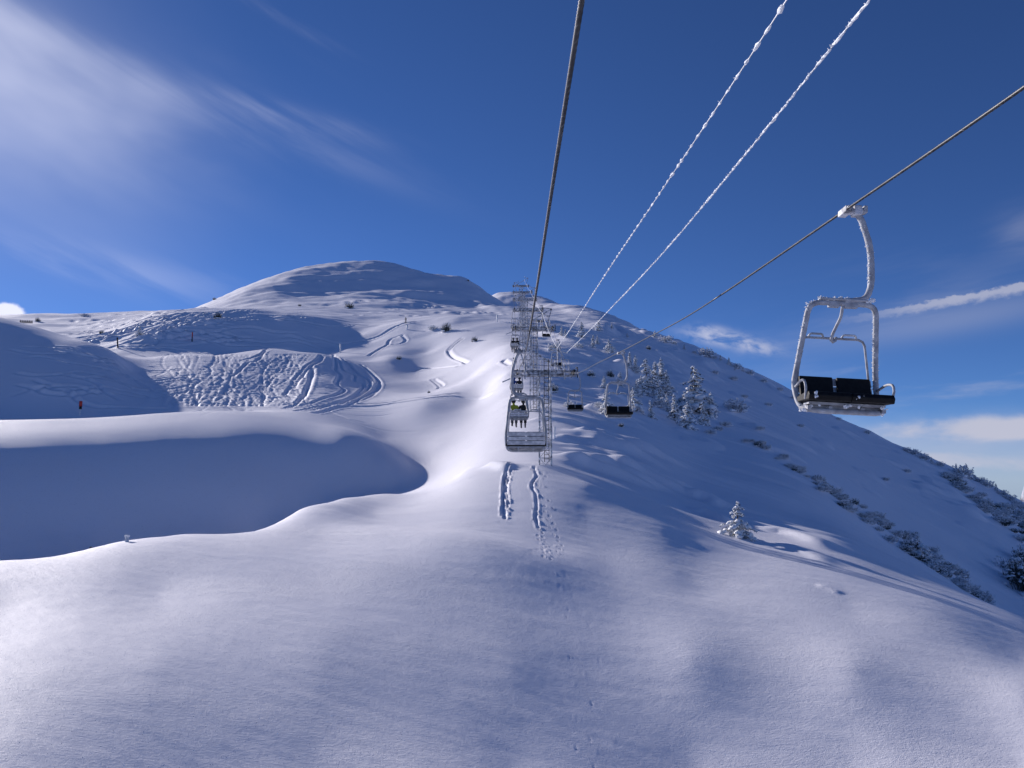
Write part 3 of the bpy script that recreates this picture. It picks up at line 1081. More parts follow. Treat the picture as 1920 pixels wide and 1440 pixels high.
TOWERS = [  # distance along the line, height of the carrying ropes
    (56.0, 7.75), (84.0, 16.4), (112.0, 24.6), (140.0, 32.6), (170.0, 41.2), (205.0, 51.4)]
rope_up_z = curve_through([(-14, 1.95), (0, 2.40), (3.9, 2.53), (6.5, 2.65), (10.5, 2.80), (17.8, 3.18), (21, 3.43), (35, 5.05), (56, 7.75), (70, 11.6)] + [(y, z) for y, z in TOWERS[1:]] + [(250, 61.0), (300, 68)])
rope_dn_z = curve_through([(-14, 2.85), (0, 3.12), (6.27, 3.31), (9.98, 3.50), (18.35, 3.97), (26.1, 4.64), (38, 5.75), (56, 7.65), (70, 11.6)] + [(y, z - .05) for y, z in TOWERS[1:]] + [(250, 61.0), (300, 68)])


def make_rope(name, x, zf, label, y0):
    t = thing(name, label, 'cable', (x, y0, zf(y0)), 0, 'lift hauling ropes')
    k = Kit()                                        # laid strands close by, seen one by one
    ys = np.arange(y0 + 2, 16.0, .012)
    k.tube([(0, y - y0, zf(y) - zf(y0)) for y in ys], .0155, 18, lobes=6, twist=.40)
    k.build('stranded_length', M['steel_rope'], t, True)
    for q in range(2):                               # frost packed into the grooves of the lay
        k = Kit()
        w = [(.0142 * math.cos(1.05 + q * 3.1416 - .40 * i), y - y0, zf(y) - zf(y0) + .0142 * math.sin(1.05 + q * 3.1416 - .40 * i)) for i, y in enumerate(ys)]
        k.tube(w, .0027, 5)
        k.build('frost_strand', M['rime'], t, True)
    k = Kit()
    ys = np.concatenate([np.arange(15.97, 70, .8), np.arange(70, 300, 3)])
    k.tube([(0, y - y0, zf(y) - zf(y0)) for y in ys], .0155, 8)
    k.build('far_length', M['steel_rope'], t, True)
    return t


make_rope('hauling_rope', UP_X, rope_up_z, 'dark twisted steel rope running steeply overhead from the tower to the top edge', -2.0)
make_rope('hauling_rope', DN_X, rope_dn_z, 'thin steel rope on the right that carries the nearest empty chair', -4.0)


def make_signal_cable(x0, pts, label, clumpy, seed):
    zf = curve_through(pts)
    y0 = pts[0][0]
    t = thing('frosted_cable', label, 'cable', (x0, y0, zf(y0)), 0, 'frosted signal cables')
    ys = np.concatenate([np.arange(y0, 56, .5), [56.0]])
    k = Kit(); k.tube([(0, y - y0, zf(y) - zf(y0)) for y in ys], .009, 6)
    k.build('wire', M['galvanised'], t, True)
    k = Kit(); rs = np.random.RandomState(seed)
    y = y0
    while y < 55.5:
        far = np.clip((y - 10) / 30, 0, 1)
        if clumpy:
            L = rs.uniform(.12, .28) * (1 + far * 1.2); gap = rs.uniform(.12, .30) * (1 + .1 * far)
            rad = rs.uniform(.018, .031)
        else:
            L = rs.uniform(.30, .7); gap = rs.uniform(-.04, .02) if y < 30 else rs.uniform(.0, .22)
            rad = rs.uniform(.013, .022)
        n = max(4, int(L / .05))
        q = np.linspace(y, y + L, n)
        prof = np.sin(np.linspace(.25, math.pi - .25, n)) ** .5
        k.tube([(rs.normal(0, .003), a - y0, zf(a) - zf(y0) + rs.normal(0, .003)) for a in q], rad * prof * rs.uniform(.75, 1.15, n), 7, rough=.28, seed=rs.randint(9999))
        for _ in range(2 if clumpy else int(5 * L / .3) if y < 34 else 1):      # feathers of rime growing into the wind
            a = rs.uniform(y, y + L); d = np.array([-rs.uniform(.3, 1), rs.normal(0, .4), rs.uniform(-.7, .8)]); d /= np.linalg.norm(d)
            p = np.array([0, a - y0, zf(a) - zf(y0)])
            k.tube([p, p + d * rs.uniform(.02, .05)], [.011, .003], 4)
        y += L + gap
    k.build('rime', M['rime'], t, False, kind='stuff')
    return t


make_signal_cable(3.22, [(-2, 5.05), (8.84, 5.6), (16.3, 6.18), (24.2, 6.85), (40, 8.05), (56, 9.36)], 'thin cable with separate white clumps of rime like dashes', True, 4)
make_signal_cable(3.90, [(-2, 4.9), (8.03, 5.2), (16.4, 5.6), (31.4, 6.8), (56, 9.05)], 'cable thickly furred with unbroken rime, between the dashed cable and the right rope', False, 9)
kq = Kit()
for (y0, z0), (y1, z1) in zip(TOWERS[:-1], TOWERS[1:]):
    kq.tube([(3.3, y0 + (y1 - y0) * q, z0 + 1.6 + (z1 - z0) * q - 1.2 * q * (1 - q)) for q in np.linspace(0, 1, 9)], .018, 6)
tag(kq.build('frosted_cable', M['rime'], None, True), 'thin frosted wire strung from tower head to tower head up the slope', 'cable', 'frosted signal cables')


def make_tower(y, zr, label, face, width=.86, detail=True, gantry='right', seed=0):
    """lattice tower with crossarm, wheel trains and lifting gantry"""
    x = (UP_X + DN_X) / 2
    zg = min(grid_z(x + dx, y + dy) for dx in (-.45, .45) for dy in (-.45, .45)) - .5
    t = thing('lift_tower', label, 'lift tower', (x, y, zg), 0, 'lattice towers of the chairlift')
    top = zr - zg - .30
    w0, w1 = width / 2, width / 2 * .92
    S = 6 if detail else 4
    rl = .042 if detail else .05

    def corner(i, z):
        w = w0 + (w1 - w0) * z / top
        sx, sy = ((-1, -1), (1, -1), (1, 1), (-1, 1))[i]
        return np.array([sx * w, sy * w, z])
    n = max(5, int(round(top / .95)))
    zs = np.linspace(.1, top, n + 1)
    if detail:
        for i in range(4):
            k = Kit(); k.beam(corner(i, 0), corner(i, top), rl * 2)
            k.build('leg', M['tower_steel'], t)
        for j in range(n):
            for i in range(4):
                i2 = (i + 1) % 4
                for a, b in ((i, i2), (i2, i)):
                    k = Kit(); k.beam(corner(a, zs[j]) * np.array([.985, .985, 1]), corner(b, zs[j + 1]) * np.array([.985, .985, 1]), .038, .02)
                    k.build('brace', M['tower_steel'], t)
        k = Kit()
        for j in range(n + 1):
            for i in range(4):
                k.beam(corner(i, zs[j]), corner((i + 1) % 4, zs[j]), .045, .03)
        k.build('ring_frame', M['tower_steel'], t, kind='stuff')
        # climbing ladder inside the right half
        k = Kit()
        for sx in (-.16, .16):
            k.bar((sx + .08, -w0 - .10, .8), (sx + .08, -w0 * .93 - .10, top + 1.1), .02)
        for z in np.arange(1.0, top + 1.1, .30):
            k.bar((-.08, -w0 - .10 + .04 * z / top, z), (.24, -w0 - .10 + .04 * z / top, z), .017, 5)
        k.build('ladder', M['rubber'], t)
        # rime boards hanging on the lattice
        k = Kit(); rs = np.random.RandomState(seed + 3)
        for q in range(70):
            i = rs.randint(4); z = rs.uniform(.4, top); a = corner(i, z)
            b = corner((i + 1) % 4, z); f = rs.choice([0, rs.uniform(0, 1)])
            k.blob(a * (1 - f) + b * f + rs.normal(0, .02, 3), (.05, .05, rs.uniform(.05, .16)), rs.randint(9999), .35, 1)
        k.build('rime', M['rime'], t, kind='stuff')
    else:
        k = Kit()
        for i in range(4):
            k.beam(corner(i, 0), corner(i, top), rl * 2)
        k.build('leg', M['tower_steel'], t)
        k = Kit()
        for j in range(n):
            for i in range(4):
                i2 = (i + 1) % 4
                k.beam(corner(i, zs[j]), corner(i2, zs[j + 1]), .05)
                k.beam(corner(i2, zs[j]), corner(i, zs[j + 1]), .05)
                k.beam(corner(i, zs[j]), corner(i2, zs[j]), .05)
        k.build('bracing', M['tower_steel'], t, kind='stuff')
    # crossarm
    xl, xr = UP_X - x, DN_X - x
    k = Kit()
    for dy in (-.28, .28):
        for dz in (-.02, .30):
            k.beam((xl - .25, dy, top + dz), (xr + .25, dy, top + dz), .09)
    for q in np.linspace(xl - .25, xr + .25, 10):
        k.beam((q, -.28, top - .02), (q, -.28, top + .30), .06)
        k.beam((q, -.28, top + .14), (q, .28, top + .14), .05)
    k.box((.1, -.31, top + .14), (2.6, .03, .30))
    k.build('crossarm', M['tower_steel'], t)
    # wheel trains
    for s, xs in ((-1, xl), (1, xr)):
        k = Kit()
        k.beam((xs, -1.5, top + .05), (xs, 1.5, top + .20), .09, .20)
        k.beam((xs - s * .16, -.1, top + .02), (xs - s * .16, .1, top + .02), .2)
        fr = k.build('wheel_train', M['tower_steel'], t)
        for q in np.linspace(-1.4, 1.4, 6):
            kk = Kit()
            zc = top + .12 + .05 * q + .02
            kk.tube([(xs - .05, q, zc), (xs + .05, q, zc)], .17, 14)
            kk.build('wheel', M['rubber'], fr, True)
    if detail:
        # catcher plate and cover at the outer end, dark rim
        for s, xs in ((-1, xl - .28), (1, xr + .28)):
            k = Kit()
            k.tube(rounded([(xs, -.7, top - .25), (xs, -.9, top + .15), (xs, -.7, top + .5), (xs, .7, top + .6)], .2), .035, 6)
            k.build('rope_catcher', M['rubber'], t, True)
        # posts and railings of the maintenance walk
        k = Kit()
        for px in (xl + .55, xr - .62):
            k.bar((px, -.62, top - .35), (px, -.62, top + .75), .055, 8)
        for q in np.linspace(xl + .2, xr - .2, 8):
            k.bar((q, .75, top + .3), (q, .75, top + 1.25), .022)
        k.bar((xl + .2, .75, top + 1.25), (xr - .2, .75, top + 1.25), .022)
        k.bar((xl + .2, .75, top + .8), (xr - .2, .75, top + .8), .02)
        k.build('railing', M['tower_steel'], t)
        k = Kit()
        k.box(((xl + xr) / 2, .58, top + .28), (xr - xl - .3, .42, .05))
        k.build('walkway', M['galvanised'], t)
    # lifting gantry over one rope, braced down to the arm
    sgn = -1 if gantry == 'left' else 1
    ax, bx = (xl if gantry == 'left' else xr), (xr if gantry == 'left' else xl)
    k = Kit(); r = .10 if detail else .085
    apex = np.array([ax + sgn * -.05, 0, top + 2.35])
    k.beam((bx * .62, 0, top + .45), apex, r, r * 1.2)
    k.beam(apex + (0, 0, .04), (ax - sgn * .62, 0, top + .32), r)
    k.beam(apex, apex + np.array([sgn * -.95, 0, .12]), r * .8)
    k.beam(apex + np.array([sgn * -.95, 0, .12]), apex + np.array([sgn * -1.0, 0, .42]), r * .8)
    k.build('lifting_gantry', M['tower_steel'], t)
    if detail:
        k = Kit()
        k.bar((3.3 - x, .1, top + .3), (3.3 - x, .1, top + 1.95), .05, 8)
        k.bar((3.0 - x, .1, top + 1.9), (4.0 - x, .1, top + 1.62), .035, 6)
        k.build('cable_mast', M['tower_steel'], t)
        k = Kit()
        for sx in (-.17, .17):
            k.bar((.55 + sx, -.36, top + .2), (.55 + sx, -.36, top + 1.0), .028)
        for z in (.38, .62, .86):
            k.bar((.38, -.36, top + z), (.72, -.36, top + z), .022)
        k.build('service_ladder', M['galvanised'], t)
        k = Kit()
        k.bar((xl + .3, -.1, top + .1), (xl - 1.05, -.5, top - .55), .05, 6)
        k.build('side_strut', M['galvanised'], t)
    return t


tower_labels = [
    'frosted lattice tower nearest the viewer, its foot beside the footprints',
    'frosted lattice tower standing just behind the nearest tower, gantry leaning right',
    'slim frosted lattice tower, third up the line from the footprints',
    'slim frosted lattice tower, fourth up the line, halfway into the cluster',
    'small frosted lattice tower, second from the top of the line',
    'frosted lattice tower highest up the line, topping the far ridge against the sky',
]
for i, (y, zr) in enumerate(TOWERS):
    make_tower(y, zr, tower_labels[i], 0, detail=i < 2, width=.86 if i < 2 else 1.0, gantry='left' if i % 2 == 0 else 'right', seed=i)


# --- chairs --------------------------------------------------------------------
def make_chair(label, fine):
    """two-seat chair; hangs from the rope at the origin, rider faces +Y, hanger bows to -X"""
    t = thing('lift_chair', label, 'chair', (0, 0, 0), 0, 'chairs hanging on the lift')
    st, sd = (.035, 12) if fine else (.09, 8)
    rg = .06 if fine else .04
    k = Kit()
    k.tube(resample(rounded([(-.16, 0, .0), (-.24, 0, -.10), (-.36, 0, -.48), (-.37, 0, -.98), (-.30, 0, -1.17), (-.02, 0, -1.21)], .16), st), .041, sd, rough=rg, seed=3)
    k.build('hanger', M['frosted_steel'], t, True)
    k = Kit()
    k.box((-.03, 0, .0), (.10, .26, .085)); k.tube([(-.02, -.17, .005), (-.02, .17, .005)], .034, 8)
    k.tube([(-.05, 0, .0), (-.25, 0, .02)], .05, 8)
    k.box((-.17, 0, .01), (.10, .14, .13)); k.box((-.275, 0, .03), (.05, .12, .10))
    k.build('grip', M['tower_steel'], t, bevel=.012)
    if fine:
        k = Kit()
        k.box((-.245, -.075, .03), (.018, .02, .08)); k.box((-.215, -.075, .03), (.016, .02, .08))
        k.build('grip_spring', M['rubber'], t)
    # bail: one bent tube, legs splay and lean back, then turn under the seat
    zt = -1.235
    hw, lw = .43, .54
    path = [(0, 0, zt), (-hw, 0, zt), (-lw + .03, -.20, -2.05), (-lw, -.25, -2.30), (-lw + .03, -.10, -2.60), (-lw + .12, .12, -2.655), (lw - .12, .12, -2.655), (lw - .03, -.10, -2.60), (lw, -.25, -2.30), (lw - .03, -.20, -2.05), (hw, 0, zt), (0, 0, zt)]
    k = Kit()
    k.tube(resample(rounded(path, .15), st)[:-1], .036, sd, closed=True, rough=rg, seed=5)
    k.build('bail_frame', M['frosted_steel'], t, True)
    k = Kit()
    k.box((0, 0, zt + .045), (.62, .10, .03)); k.box((-.10, 0, zt - .03), (.17, .075, .06)); k.box((.12, 0, zt - .03), (.14, .075, .06))
    k.build('hanger_clamp', M['frosted_steel'], t, bevel=.012)
    # seats and backs
    a = math.radians(14)
    Rb = np.array([[1, 0, 0], [0, math.cos(a), -math.sin(a)], [0, math.sin(a), math.cos(a)]])
    for cx in (-.245, .245):
        k = Kit(); k.box((cx, -.235, -2.325), (.44, .055, .32), Rb)
        k.build('backrest', M['vinyl'], t, bevel=.018)
        k = Kit()
        prof = [(-.22, -2.475), (.20, -2.425), (.275, -2.432), (.31, -2.48), (.285, -2.545), (.20, -2.54), (-.22, -2.54)]
        V = [(cx * 1.1 + sx * (.265 if (sx * cx > 0) else .268), y, z) for sx in (-1, 1) for (y, z) in prof]
        m = len(prof)
        k.add(V, [tuple(range(m))[::-1], tuple(range(m, 2 * m))] + [(i, (i + 1) % m, m + (i + 1) % m, m + i) for i in range(m)])
        k.build('seat', M['vinyl'], t, bevel=.015)
    # slatted shell behind the backs
    nrm = Rb @ np.array([0, -1, 0])
    for q, dz in enumerate((-.118, 0, .118)):
        k = Kit(); c = np.array([0, -.235, -2.335]) + nrm * .041 + Rb @ np.array([0, 0, dz])
        k.box(c, (1.0, .022, .105), Rb)
        k.build('back_slat', M['panel'], t, bevel=.006)
    # pan and brackets below
    k = Kit()
    k.box((0, -.02, -2.563), (.96, .34, .03))
    for cx in (-.46, -.2, .2, .46):
        k.beam((cx, -.20, -2.585), (cx * 1.02, .14, -2.625), .045, .05)
    k.beam((-.46, .02, -2.60), (.46, .02, -2.60), .04)
    k.build('seat_pan', M['frosted_steel'], t)
    for s in (-1, 1):
        k = Kit()
        k.tube(resample(rounded([(s * .53, -.20, -2.33), (s * .545, .05, -2.27), (s * .555, .20, -2.29), (s * .55, .24, -2.40), (s * .53, .16, -2.52)], .06), .05), .017, 8, rough=rg * .6, seed=8)
        k.build('armrest', M['frosted_steel'], t, True)
    # restraint bar folded up behind, with two foot loops
    k = Kit()
    k.tube(resample(rounded([(-.47, -.30, -2.22), (-.425, -.33, -1.68), (-.37, -.335, -1.635), (.37, -.335, -1.635), (.425, -.33, -1.68), (.47, -.30, -2.22)], .07), .06), .0165, 8, rough=rg * .5, seed=11)
    br = k.build('restraint_bar', M['frosted_steel'], t, True)
    for cx in (-.22, .22):
        k = Kit(); k.tube(rounded([(cx - .10, -.335, -1.63), (cx - .08, -.31, -1.585), (cx + .08, -.31, -1.585), (cx + .10, -.335, -1.63)], .05), .014, 8)
        k.build('foot_loop', M['galvanised'], br, True)
    k = Kit()
    k.tube(resample(rounded([(0, 0, zt - .02), (0, -.05, -1.40), (.05, -.20, -1.60), (.055, -.25, -1.69), (.0, -.27, -1.70), (-.03, -.27, -1.63)], .05), .04), .021, 8, rough=rg, seed=14)
    k.build('catch_hook', M['frosted_steel'], t, True)
    if fine:
        # hoar frost on the upper tubes and under the seat
        k = Kit(); rs = np.random.RandomState(31)
        for q in range(130):
            w = rs.rand()
            if w < .42:
                p = np.array([rs.uniform(-.42, .32), rs.uniform(-.03, .03), zt + rs.uniform(.03, .075)]); s = rs.uniform(.007, .020)
            elif w < .62:
                z = rs.uniform(-1.0, -.1); p = np.array([np.interp(z, [-1, -.48, -.1], [-.335, -.325, -.21]) + .0, rs.uniform(-.03, .03), z]); s = rs.uniform(.006, .013)
            elif w < .82:
                p = np.array([rs.choice([-1, 1]) * rs.uniform(.40, .55), rs.uniform(-.1, .15), rs.uniform(-2.66, -2.56)]); s = rs.uniform(.008, .022)
            else:
                p = np.array([rs.uniform(-.45, .45), rs.uniform(-.05, .2), rs.uniform(-2.61, -2.575)]); s = rs.uniform(.008, .022)
            k.blob(p, (s * rs.uniform(.7, 1.9), s, s * rs.uniform(.6, 1.5)), rs.randint(9999), .45, 1)
        # fine needles of rime grown on the windward side of the tubes
        legs = [((-hw, 0, zt), (-lw + .03, -.20, -2.05)), ((-lw + .03, -.20, -2.05), (-lw, -.25, -2.30)), ((hw, 0, zt), (lw - .03, -.20, -2.05)), ((-.36, 0, -.48), (-.37, 0, -.98)), ((-.24, 0, -.10), (-.36, 0, -.48)), ((-hw, 0, zt), (hw, 0, zt))]
        for a_, b_ in legs:
            a_, b_ = np.array(a_), np.array(b_)
            for q in range(int(85 * np.linalg.norm(b_ - a_))):
                p = a_ + (b_ - a_) * rs.rand()
                d = np.array([rs.choice([1, 1, 1, 1, 1, -1]) * rs.uniform(.5, 1), rs.normal(0, .5), rs.uniform(-.5, .6)]); d /= np.linalg.norm(d)
                k.tube([p + d * .030, p + d * rs.uniform(.042, .055)], [rs.uniform(.006, .012), .002], 4)
        k.build('rime', M['rime'], t, kind='stuff')
        k = Kit()
        for cx, n in ((.44, 9), (-.07, 3)):
            for q in range(n):
                k.blob((cx + rs.normal(0, .022), .305 + rs.normal(0, .012), -2.48 + rs.normal(0, .025)), (.014, .012, .02), rs.randint(9999), .5, 0)
        k.build('ice_patch', M['rime'], t, kind='stuff')
    return t


CHAIR_DOWN = [(10.0, 'large empty chair hanging nearest on the right, black seats against the sky'),
              (32.0, 'empty chair with two black backs, in front of the snowy spruces right of the tower'),
              (54.0, 'small empty chair just right of the nearest tower, bush seen through its frame'),
              (76.0, 'small empty chair above the crossarm end of the nearest tower'),
              (98.0, 'tiny empty chair right of the second tower crossarm'),
              (120.0, 'tiny empty chair beside the second tower, farthest on the right side'),
              ]
CHAIR_UP = [(21.0, 'empty chair seen from behind with grey slatted back, in front of the tower foot'),
            (43.0, 'chair carrying the lime and black riders, framed by the chair before it'),
            (65.0, 'chair carrying a rider in blue and one in black, left of the tower'),
            (87.0, 'small chair carrying two dark riders high up the line'),
            (109.0, 'tiny chair high on the line above the dark riders')]
near = make_chair(CHAIR_DOWN[0][1], True)
proto = make_chair(CHAIR_UP[0][1], False)
index_kids(proto)
chairs_up = []
near.location = (DN_X, CHAIR_DOWN[0][0], rope_dn_z(CHAIR_DOWN[0][0])); near.rotation_euler = (0, math.radians(-3.2), math.pi)
for i, (y, lab) in enumerate(CHAIR_UP):
    c = proto if i == 0 else copy_tree(proto)
    c['label'] = lab
    c.location = (UP_X, y, rope_up_z(y))
    c.rotation_euler = (0, 0, rnd.uniform(-.05, .05))
for i, (y, lab) in enumerate(CHAIR_DOWN[1:]):
    c = copy_tree(proto)
    c['label'] = lab
    c.location = (DN_X, y, rope_dn_z(y))
    c.rotation_euler = (0, 0, math.pi + rnd.uniform(-.06, .06))


# --- people ----------------------------------------------------------------------
def skin_body(name, joints, edges, mat, loc, rotz=0.0, sub=2):
    """one continuous body grown from a skeleton of joints (x, y, z, rx, ry)"""
    me = bpy.data.meshes.new(name)
    me.from_pydata([j[:3] for j in joints], edges, [])
    o = bpy.data.objects.new(name, me)
    COL.objects.link(o)
    o.modifiers.new("skin", 'SKIN').use_smooth_shade = True
    for i, j in enumerate(joints):
        sv = me.skin_vertices[0].data[i]
        sv.radius = (j[3], j[4])
        sv.use_root = (i == 0)
    s = o.modifiers.new("subd", 'SUBSURF'); s.levels = s.render_levels = sub
    me.materials.append(mat)
    o.location = loc; o.rotation_euler = (0, 0, rotz)
    return o


def seated_rider(x, y, z, jacket, trousers, head, label, lean=0.0, seed=0):
    """hips at the seat, facing +Y, knees bent, skis hanging below"""
    rs = np.random.RandomState(seed)
    J = [(0, 0, .10, .155, .12), (0, -.01, .30, .15, .11), (lean * .5, .0, .50, .17, .12), (lean, .02, .585, .06, .055), (lean, .03, .63, .05, .05), (lean * 1.2, .04, .75, .095, .11), (lean * 1.2, .045, .84, .075, .085)]
    E = [(0, 1), (1, 2), (2, 3), (3, 4), (4, 5), (5, 6)]
    for s in (-1, 1):
        b = len(J)
        J += [(lean * .5 + s * .19, .0, .51, .075, .07), (s * .25 + lean * .4, .06, .30, .058, .058), (s * .17, .27, .22, .045, .045), (s * .10, .36, .23, .045, .03)]
        E += [(2, b), (b, b + 1), (b + 1, b + 2), (b + 2, b + 3)]
        b = len(J)
        J += [(s * .10, .05, .08, .095, .09), (s * .12, .45, .11, .075, .075), (s * .11, .47, -.06, .07, .07), (s * .11 + rs.normal(0, .02), .44, -.34, .055, .055), (s * .11, .46, -.42, .05, .05), (s * .11, .60, -.44, .045, .04)]
        E += [(0, b), (b, b + 1), (b + 1, b + 2), (b + 2, b + 3), (b + 3, b + 4), (b + 4, b + 5)]
    o = skin_body('person', J, E, M[jacket], (x, y, z))
    tag(o, label, 'person', 'riders on the chairs')
    k = Kit(); k.blob((lean * 1.2, .04, .80), (.125, .14, .125), 1, .02, 2)
    k.build('helmet', M[head], o, True)
    k = Kit(); k.box((lean * 1.2, .16, .78), (.15, .04, .07)); k.build('goggles', M['rubber'], o, bevel=.015)
    for s in (-1, 1):
        k = Kit()
        k.tube([(s * .10, .06, .075), (s * .12, .45, .105)], [.115, .092], 10)
        k.tube([(s * .12, .465, .12), (s * .11, .475, -.06), (s * .11 + .0, .445, -.36)], [.09, .088, .078], 10)
        k.build('trouser_leg', M[trousers], o, True)
        k = Kit(); tip = rs.uniform(-.12, .12)
        k.box((s * .11, .50, -.42), (.11, .30, .14), None, .8); k.build('ski_boot', M['helmet'], o, bevel=.02)
        k = Kit(); a_ = .10 + tip
        pts = [(s * .11 + .02 * q, .50 + q * math.cos(a_), -.505 - q * math.sin(a_) + (.10 * max(0, abs(q) - .62) * 4) ** 2 * (1 if q > 0 else .3)) for q in np.linspace(-.78, .82, 11)]
        V, F = [], []
        for (px, py, pz) in pts:
            V += [(px - .045, py, pz), (px + .045, py, pz), (px + .045, py, pz + .02), (px - .045, py, pz + .02)]
        for q in range(len(pts) - 1):
            for e in range(4):
                F.append((q * 4 + e, q * 4 + (e + 1) % 4, q * 4 + 4 + (e + 1) % 4, q * 4 + 4 + e))
        F += [(0, 3, 2, 1), tuple(len(V) - 4 + e for e in range(4))]
        k.add(V, F); k.build('ski', M['ski_plate'], o)
    return o


for (y, dx, jk, tr, hd, lab, ln, sd) in (
        (43, -.25, 'jacket_lime', 'trousers_grey', 'helmet', 'rider in lime and dark jacket, left of the pair behind the nearest slatted chair', -.03, 1),
        (43, .25, 'jacket_black', 'trousers_dark', 'helmet', 'rider all in black beside the lime jacket, seen from behind', .0, 2),
        (65, -.25, 'jacket_blue', 'trousers_dark', 'jacket_blue', 'rider in blue jacket on the chair left of the nearest tower', .06, 3),
        (65, .25, 'jacket_black', 'trousers_dark', 'helmet', 'rider in black next to the blue jacket', .0, 4),
        (87, -.25, 'jacket_black', 'trousers_dark', 'helmet', 'left one of two dark riders on the small chair high up the line', .02, 5),
        (87, .25, 'jacket_black', 'trousers_grey', 'helmet', 'right one of two dark riders on the small chair high up the line', -.04, 6)):
    seated_rider(UP_X + dx, y - .03, rope_up_z(y) - 2.45, jk, tr, hd, lab, ln, sd)

px_, py_ = hit(761, 606, 150, 300)
J = [(0, 0, .95, .15, .11), (0, .0, 1.15, .15, .11), (0, .03, 1.36, .17, .12), (0, .05, 1.45, .06, .055), (0, .06, 1.50, .05, .05), (0, .07, 1.62, .09, .10), (0, .075, 1.71, .07, .08)]
E = [(0, 1), (1, 2), (2, 3), (3, 4), (4, 5), (5, 6)]
for s in (-1, 1):
    b = len(J)
    J += [(s * .19, .03, 1.37, .075, .07), (s * .30, .10, 1.14, .055, .055), (s * .28, .30, 1.06, .045, .045)]
    E += [(2, b), (b, b + 1), (b + 1, b + 2)]
    b = len(J)
    J += [(s * .10, .0, .90, .09, .09), (s * .13, .10, .50, .075, .075), (s * .13, .0, .14, .06, .06), (s * .13, .14, .08, .05, .045)]
    E += [(0, b), (b, b + 1), (b + 1, b + 2), (b + 2, b + 3)]
sk = skin_body('person', J, E, M['jacket_black'], (px_, py_, grid_z(px_, py_) + .02), math.radians(150))
tag(sk, 'lone dark skier standing on the sunlit crest below the summit', 'person')
for s in (-1, 1):
    k = Kit(); k.box((s * .13, .10, .02), (.09, 1.65, .025)); k.build('ski', M['ski_plate'], sk)
    k = Kit(); k.bar((s * .28, .32, 1.08), (s * .42, .25, .05), .012, 6); k.build('ski_pole', M['ski_plate'], sk)
k = Kit(); k.blob((0, .07, 1.67), (.12, .135, .125), 1, .02, 2); k.build('helmet', M['helmet'], sk, True)


# ----------------------------------------------------------------------------
# snow-laden trees and scrub
# ----------------------------------------------------------------------------
def tree_meshes(seed, slender=.31, whorls=13, load=.86, lean=0.0):
    """unit-height spruce: trunk, needles hanging below, snow lying on every bough"""
    rs = np.random.RandomState(seed)
    tr, nd, sn = Kit(), Kit(), Kit()
    top = np.array([lean, 0, 1.0])
    ax = lambda z: np.array([lean * z * z, 0, z])
    tr.tube([ax(q) + (0, 0, -.04 if q == 0 else 0) for q in np.linspace(0, .97, 7)], np.linspace(.026, .004, 7), 7)
    for w in range(whorls):
        z = .07 + .88 * (w / (whorls - 1)) ** .92
        R = slender * (1 - z) ** .78 * rs.uniform(.62, 1.25) + .028
        nb = max(4, int(11 * (1 - z * .6)))
        a0 = rs.uniform(0, 6.28)
        for b in range(nb):
            if rs.rand() < .13:
                continue
            a = a0 + 6.283 * b / nb + rs.normal(0, .2)
            L = R * rs.uniform(.5, 1.3)
            zz = z + rs.normal(0, .035)
            d = np.array([math.cos(a), math.sin(a), 0]); side = np.array([-d[1], d[0], 0])
            droop = rs.uniform(.25, .6)
            pos = lambda q: ax(zz) + d * L * q + np.array([0, 0, .10 * L * q - droop * L * q * q])
            tr.tube([pos(0), pos(.5), pos(1)], [.006, .004, .002], 4)
            for q in range(int(17 * max(L / .2, .5))):
                f = rs.uniform(.15, 1.08)
                c = pos(f) + side * rs.normal(0, .22) * L * (1.1 - f * .5) + np.array([0, 0, -rs.uniform(.0, .035)])
                s = rs.uniform(.014, .034)
                u = d * rs.uniform(.3, 1) + side * rs.normal(0, .7) + np.array([0, 0, -rs.uniform(.2, 1.1)]); u /= np.linalg.norm(u)
                v = np.cross(u, rs.normal(0, 1, 3)); v /= np.linalg.norm(v) + 1e-9
                nd.add([c - v * s * .35, c + v * s * .35, c + u * s * 1.5], [(0, 1, 2)])
            if rs.rand() > load:
                continue
            n = rs.randint(3, 6)
            for q in range(n):
                f = (q + .75) / n * rs.uniform(.85, 1.08)
                c = pos(f) + side * rs.normal(0, .17) * L + np.array([0, 0, rs.uniform(-.006, .012)])
                sl = (d + np.array([0, 0, .10 - 2 * droop * f])); sl /= np.linalg.norm(sl)
                upv = np.cross(side, sl) * -1
                if upv[2] < 0:
                    upv = -upv
                w_ = L * rs.uniform(.08, .20) + .006
                sn.blob(c, (L * rs.uniform(.10, .22) + .006, w_, w_ * rs.uniform(.5, .95)), rs.randint(99999), .38, 1, np.stack([sl, side, upv], 1))
                for e in range(2):              # ragged ends
                    c2 = c + sl * L * rs.uniform(.05, .3) + side * rs.normal(0, .16) * L - upv * rs.uniform(0, .012)
                    sn.blob(c2, (rs.uniform(.007, .016),) * 3, rs.randint(99999), .4, 0)
    for q in range(5):
        c = ax(.90 + .025 * q); sn.blob(c, (.016 - .002 * q, .016 - .002 * q, .022), rs.randint(9999), .3, 1)
    return (tr.mesh('trunk', M['bark'], True), nd.mesh('crown', M['needles']), sn.mesh('snow_load', M['tree_snow'], True))


